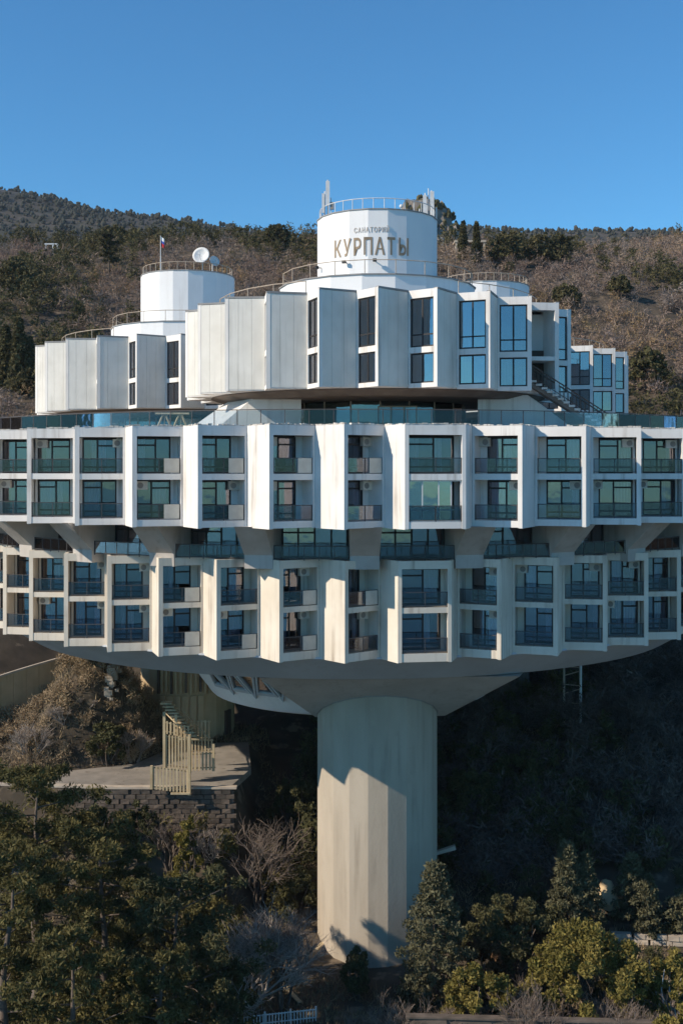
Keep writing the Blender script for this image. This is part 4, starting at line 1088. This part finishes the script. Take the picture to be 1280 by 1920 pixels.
def scatter(name, protos, pts, scl, m, label, cat):
    V = []; rs = np.random.RandomState(4)
    for p, s in zip(pts, scl):
        q = protos[rs.randint(len(protos))]; an = rs.rand() * 6.28; c, s_ = math.cos(an), math.sin(an)
        x = q[:, 0] * c - q[:, 1] * s_; y = q[:, 0] * s_ + q[:, 1] * c
        V.append(np.stack([x * s + p[0], y * s + p[1], q[:, 2] * s * (.85 + .3 * rs.rand()) + p[2] - .3], 1))
    V = np.concatenate(V); o = link(name, np_mesh(name, V, np.arange(len(V)).reshape(-1, 3), m)); tag(o, label, cat, kind='stuff'); return o
rs = np.random.RandomState(77)
N = 9000
y = 132 + 300 * rs.rand(N) ** .85; x = (rs.rand(N) * 2 - 1) * (y * .31 + 22)
cl_ = fbm(x, y, 41, 4, 0.045) + .35 * sstep(345, 390, y) * (x < 20)
keep = ~((np.hypot(x - CX, y - CY) < 41))
cl_ = cl_ + 1.6 * np.exp(-(((x / y * FPX + 640 - 515) / 95) ** 2 + ((y - 352) / 32) ** 2)) + 1.2 * np.exp(-(((x / y * FPX + 640 - 960) / 70) ** 2 + ((y - 335) / 18) ** 2)) + .8 * np.exp(-(((x / y * FPX + 640 - 20) / 90) ** 2 + ((y - 285) / 30) ** 2))
green = (cl_ + rs.normal(size=N) * .28 > .5) & keep; scrub = (~green) & keep
z = ground_z(x, y)
gp = np.stack([x, y, z], 1)[green]; sp = np.stack([x, y, z], 1)[scrub]
gsel = rs.rand(len(gp)) < .5; gp = gp[gsel]; ssel = rs.rand(len(sp)) < .62; sp = sp[ssel]
kind_ = fbm(sp[:, 0], sp[:, 1], 61, 3, .06) + rs.normal(size=len(sp)) * .45
for nm, m_, sel_, lab in (('hillside_scrub', 'hill_scrub', np.abs(kind_) <= .55, 'brown leafless scrub wood covering the hillside'), ('hillside_grey_scrub', 'hill_scrub_grey', kind_ > .55, 'greyish leafless scrub mixed through the hillside wood'), ('hillside_rust_scrub', 'hill_scrub_rust', kind_ < -.55, 'rusty leafed scrub mixed through the hillside wood')):
    q = sp[sel_]; scatter(nm, [proto_scrub(i) for i in range(8)], q, .7 + .75 * rs.rand(len(q)) ** 1.5, m_, lab, 'scrub')
scatter('hillside_evergreens', [proto_green(i, 176) for i in range(8)], gp, .55 + .9 * rs.rand(len(gp)) ** 1.2, 'hill_evergreen', 'dark evergreen wood patches on the hillside', 'wood')
# distant forest on the mountain and on the crag
N = 5000; y = 1000 + 620 * rs.rand(N); x = (rs.rand(N) * 2 - 1) * (y * .36); z = mountain_z(x, y)
def proto_blob(seed):
    r = np.random.RandomState(seed); b_ = bmesh.new(); bmesh.ops.create_icosphere(b_, subdivisions=1, radius=1)
    base = np.array([v.co[:] for v in b_.verts]); tri = np.array([[v.index for v in f.verts] for f in b_.faces]); b_.free(); out = []
    for k in range(3):
        v = base * (.75 + .5 * r.rand(len(base)))[:, None] * (1.0 + .7 * r.rand()) + np.array([r.normal() * .9, r.normal() * .9, 1.6 + 1.9 * r.rand()]); v[:, 2] *= 1.25
        out.append(v[tri.ravel()])
    return np.concatenate(out)
pr_f = [proto_blob(60 + i) for i in range(8)]
scatter('mountain_forest', pr_f, np.stack([x, y, z - 2], 1), 0.9 + 0.9 * rs.rand(N) ** 2, 'far_forest', 'distant dark forest on the mountain ridge', 'forest')
pts = []
for i in range(200):
    a = rs.rand() * 6.28; r = 24 * math.sqrt(rs.rand()); pts.append((ko.location.x + math.cos(a) * r, 600 + math.sin(a) * r, 130 + 50 * math.sqrt(max(0, 1 - (r / 25) ** 2)) - 1))
scatter('crag_trees', [proto_blob(80 + i) for i in range(4)], np.array(pts), .5 + .5 * rs.rand(200), 'hill_evergreen', 'dark trees growing on the rocky crag', 'trees')
# single trees that stand out on the hillside
def hill_tree(px, py, h, w, kind, seed, label, leaf='hill_evergreen'):
    p = on_ground(px, py, 150, 420); s_ = 1
    leafy_tree(kind, h, w, leaf, seed, {'pine': 'pine_tree', 'conifer': 'cypress_tree', 'bush': 'evergreen_tree'}[kind], label, 'tree', tuple(p), dens=.28, lsize=.75, group='trees standing out on the hillside')
HT = [(12, 735, 13, 3.0, 'conifer', 'leftmost dark cypress beside the left block'), (36, 740, 15, 3.4, 'conifer', 'tall dark cypress beside the left block'), (55, 738, 11, 2.8, 'conifer', 'shorter cypress nearest to the left block'),
      (30, 560, 11, 10, 'bush', 'big dark evergreen on the slope at the left edge'), (205, 515, 12, 5, 'pine', 'dark pine on the slope left of the left drum'), (215, 470, 9, 12, 'bush', 'broad evergreen above the left drum flagpole'),
      (520, 470, 9, 9, 'bush', 'evergreen on the slope left of the sign drum'), (560, 450, 8, 8, 'pine', 'pine on the skyline just left of the sign drum'), (455, 452, 7, 8, 'pine', 'pine on the skyline above the satellite dishes'),
      (868, 490, 11, 2.2, 'conifer', 'slim cypress right of the sign drum'), (893, 500, 12, 2.2, 'conifer', 'second slim cypress right of the sign drum'), (950, 505, 12, 10, 'bush', 'large dark evergreen right of the two slim cypresses'),
      (1010, 500, 10, 9, 'bush', 'dark evergreen to the right of the large one'), (1050, 500, 8, 7, 'pine', 'rightmost pine of the evergreen clump by the skyline'), (1060, 585, 7, 8, 'bush', 'evergreen on the right slope below the clump'),
      (1215, 735, 9, 8, 'bush', 'dark evergreen beside the right block'), (1160, 560, 6, 6, 'bush', 'small evergreen in the middle of the right slope'), (1240, 450, 6, 7, 'pine', 'pine on the right skyline')]
for k, (px, py, h, w, kind, lab) in enumerate(HT): hill_tree(px, py, h, w, kind, 400 + k, lab)
# ruined pavilion and frame on the hill
p = on_ground(880, 478, 200, 420)
e_ = empty('hill_pavilion', tuple(p)); tag(e_, 'small pale flat roofed pavilion on the hill right of the drum', 'pavilion')
MB().box(-4.5, 4.5, -2, 3, 3.3, 3.9).build('roof', 'pale_stone', e_); MB().box(-4, 4, 1.5, 2.6, -1, 3.29).build('wall', 'pale_stone', e_)
for x_ in (-4, -1.4, 1.4, 4): MB().box(x_ - .25, x_ + .25, -1.8, -1.3, -1, 3.29).build('pillar', 'pale_stone', e_)
p = on_ground(97, 478, 200, 420)
e_ = empty('portal_frame', tuple(p)); tag(e_, 'small white portal frame on the hillside at upper left', 'frame')
for x_ in (-1.9, 0.4, 1.9): MB().box(x_ - .2, x_ + .2, -.2, .2, -1, 3.4).build('post', 'white_metal', e_)
MB().box(-2.3, 2.3, -.3, .3, 3.41, 3.8).build('beam', 'white_metal', e_)

# dry grass and litter on the near slopes
def paved(x, y): return (x > -28.5) & (x < -7.8) & (y > 92.5) & (y < np.interp(x, [-28, -18.5, -15.5, -8], [96.8, 100.8, 108.3, 108.7]))
N = 60000; y = 74 + 42 * rs.rand(N); x = (rs.rand(N) * 2 - 1) * 34
sel = ~paved(x, y) & (np.hypot(x - 2.8, y - 88.2) > 5)
sel &= (fbm(x, y, 51, 3, .25) > -.1) | (x < -17); x, y = x[sel], y[sel]; n = len(x); z = ground_z(x, y)
p = np.stack([x, y, z], 1); a = rs.normal(size=(n, 3)) * .5; a[:, 2] = .5 + np.abs(a[:, 2]); a *= (.25 + .35 * rs.rand(n))[:, None]
b = np.cross(a, rs.normal(size=(n, 3))); b /= np.linalg.norm(b, axis=1)[:, None]; b *= .05
V = np.stack([p - b, p + b, p + a], 1).reshape(-1, 3)
tag(link('dry_grass', np_mesh('dry_grass', V, np.arange(len(V)).reshape(-1, 3), 'dry_grass')), 'dry grass and dead stalks on the near slopes', 'grass', kind='stuff')

# undergrowth on the near slopes
def near(n, x0, x1, y0, y1, seed):
    r = np.random.RandomState(seed); x = x0 + (x1 - x0) * r.rand(n); y = y0 + (y1 - y0) * r.rand(n)
    k = ~paved(x, y) & (np.hypot(x - 2.8, y - 88.2) > 6.5) & ~((np.abs(x + 1.6) < 3.2) & (y < 86)) & (np.hypot(x + 15.6, y - 113.8) > 5.5)
    x, y = x[k], y[k]; return np.stack([x, y, ground_z(x, y)], 1)
pts = near(330, 8, 42, 92, 135, 1); scatter('ravine_scrub', [proto_scrub(100 + i, 520, .25, .7) for i in range(5)], pts, .6 + .6 * rs.rand(len(pts)), 'ravine_twig', 'bare grey scrub in the deep shade right of the column', 'scrub')
pts = near(260, -4, 26, 90, 135, 2); scatter('ravine_evergreens', [proto_green(110 + i, 300) for i in range(5)], pts, .3 + .45 * rs.rand(len(pts)), 'dark_leaf', 'dark evergreen undergrowth in the ravine behind the column', 'undergrowth')
pts = near(330, -42, -3.5, 64, 92, 3); scatter('thicket_undergrowth', [proto_green(120 + i, 300) for i in range(5)], pts, .3 + .4 * rs.rand(len(pts)), 'pine_leaf', 'dark thicket undergrowth between the left pines', 'undergrowth')
pts = near(520, -44, -16.5, 95, 118, 4)
scatter('mound_brush', [proto_scrub(130 + i, 420, .5, .8) for i in range(5)], pts, .22 + .3 * rs.rand(len(pts)), 'dry_twig', 'dry pale brush covering the mound at left', 'brush')
pts = near(160, 4, 34, 73, 92, 5); scatter('garden_undergrowth', [proto_green(140 + i, 420) for i in range(4)], pts, .14 + .2 * rs.rand(len(pts)), 'dark_leaf', 'low green undergrowth among the right shrubs', 'undergrowth')

# thin haze over the whole valley
hz = MB(); hz.box(-1600, 1600, -420, 2400, -100, 480)
hm = bpy.data.materials.new('haze'); hm.use_nodes = True; hn = hm.node_tree.nodes; hn.remove(hn['Principled BSDF'])
pv = hn.new('ShaderNodeVolumePrincipled'); pv.inputs['Color'].default_value = (0.80, 0.88, 1.0, 1); pv.inputs['Density'].default_value = 0.00005
hm.node_tree.links.new(pv.outputs[0], hn['Material Output'].inputs['Volume']); MATS['haze'] = hm
tag(hz.build('haze', 'haze'), 'thin pale haze over the whole valley', 'haze', kind='stuff')
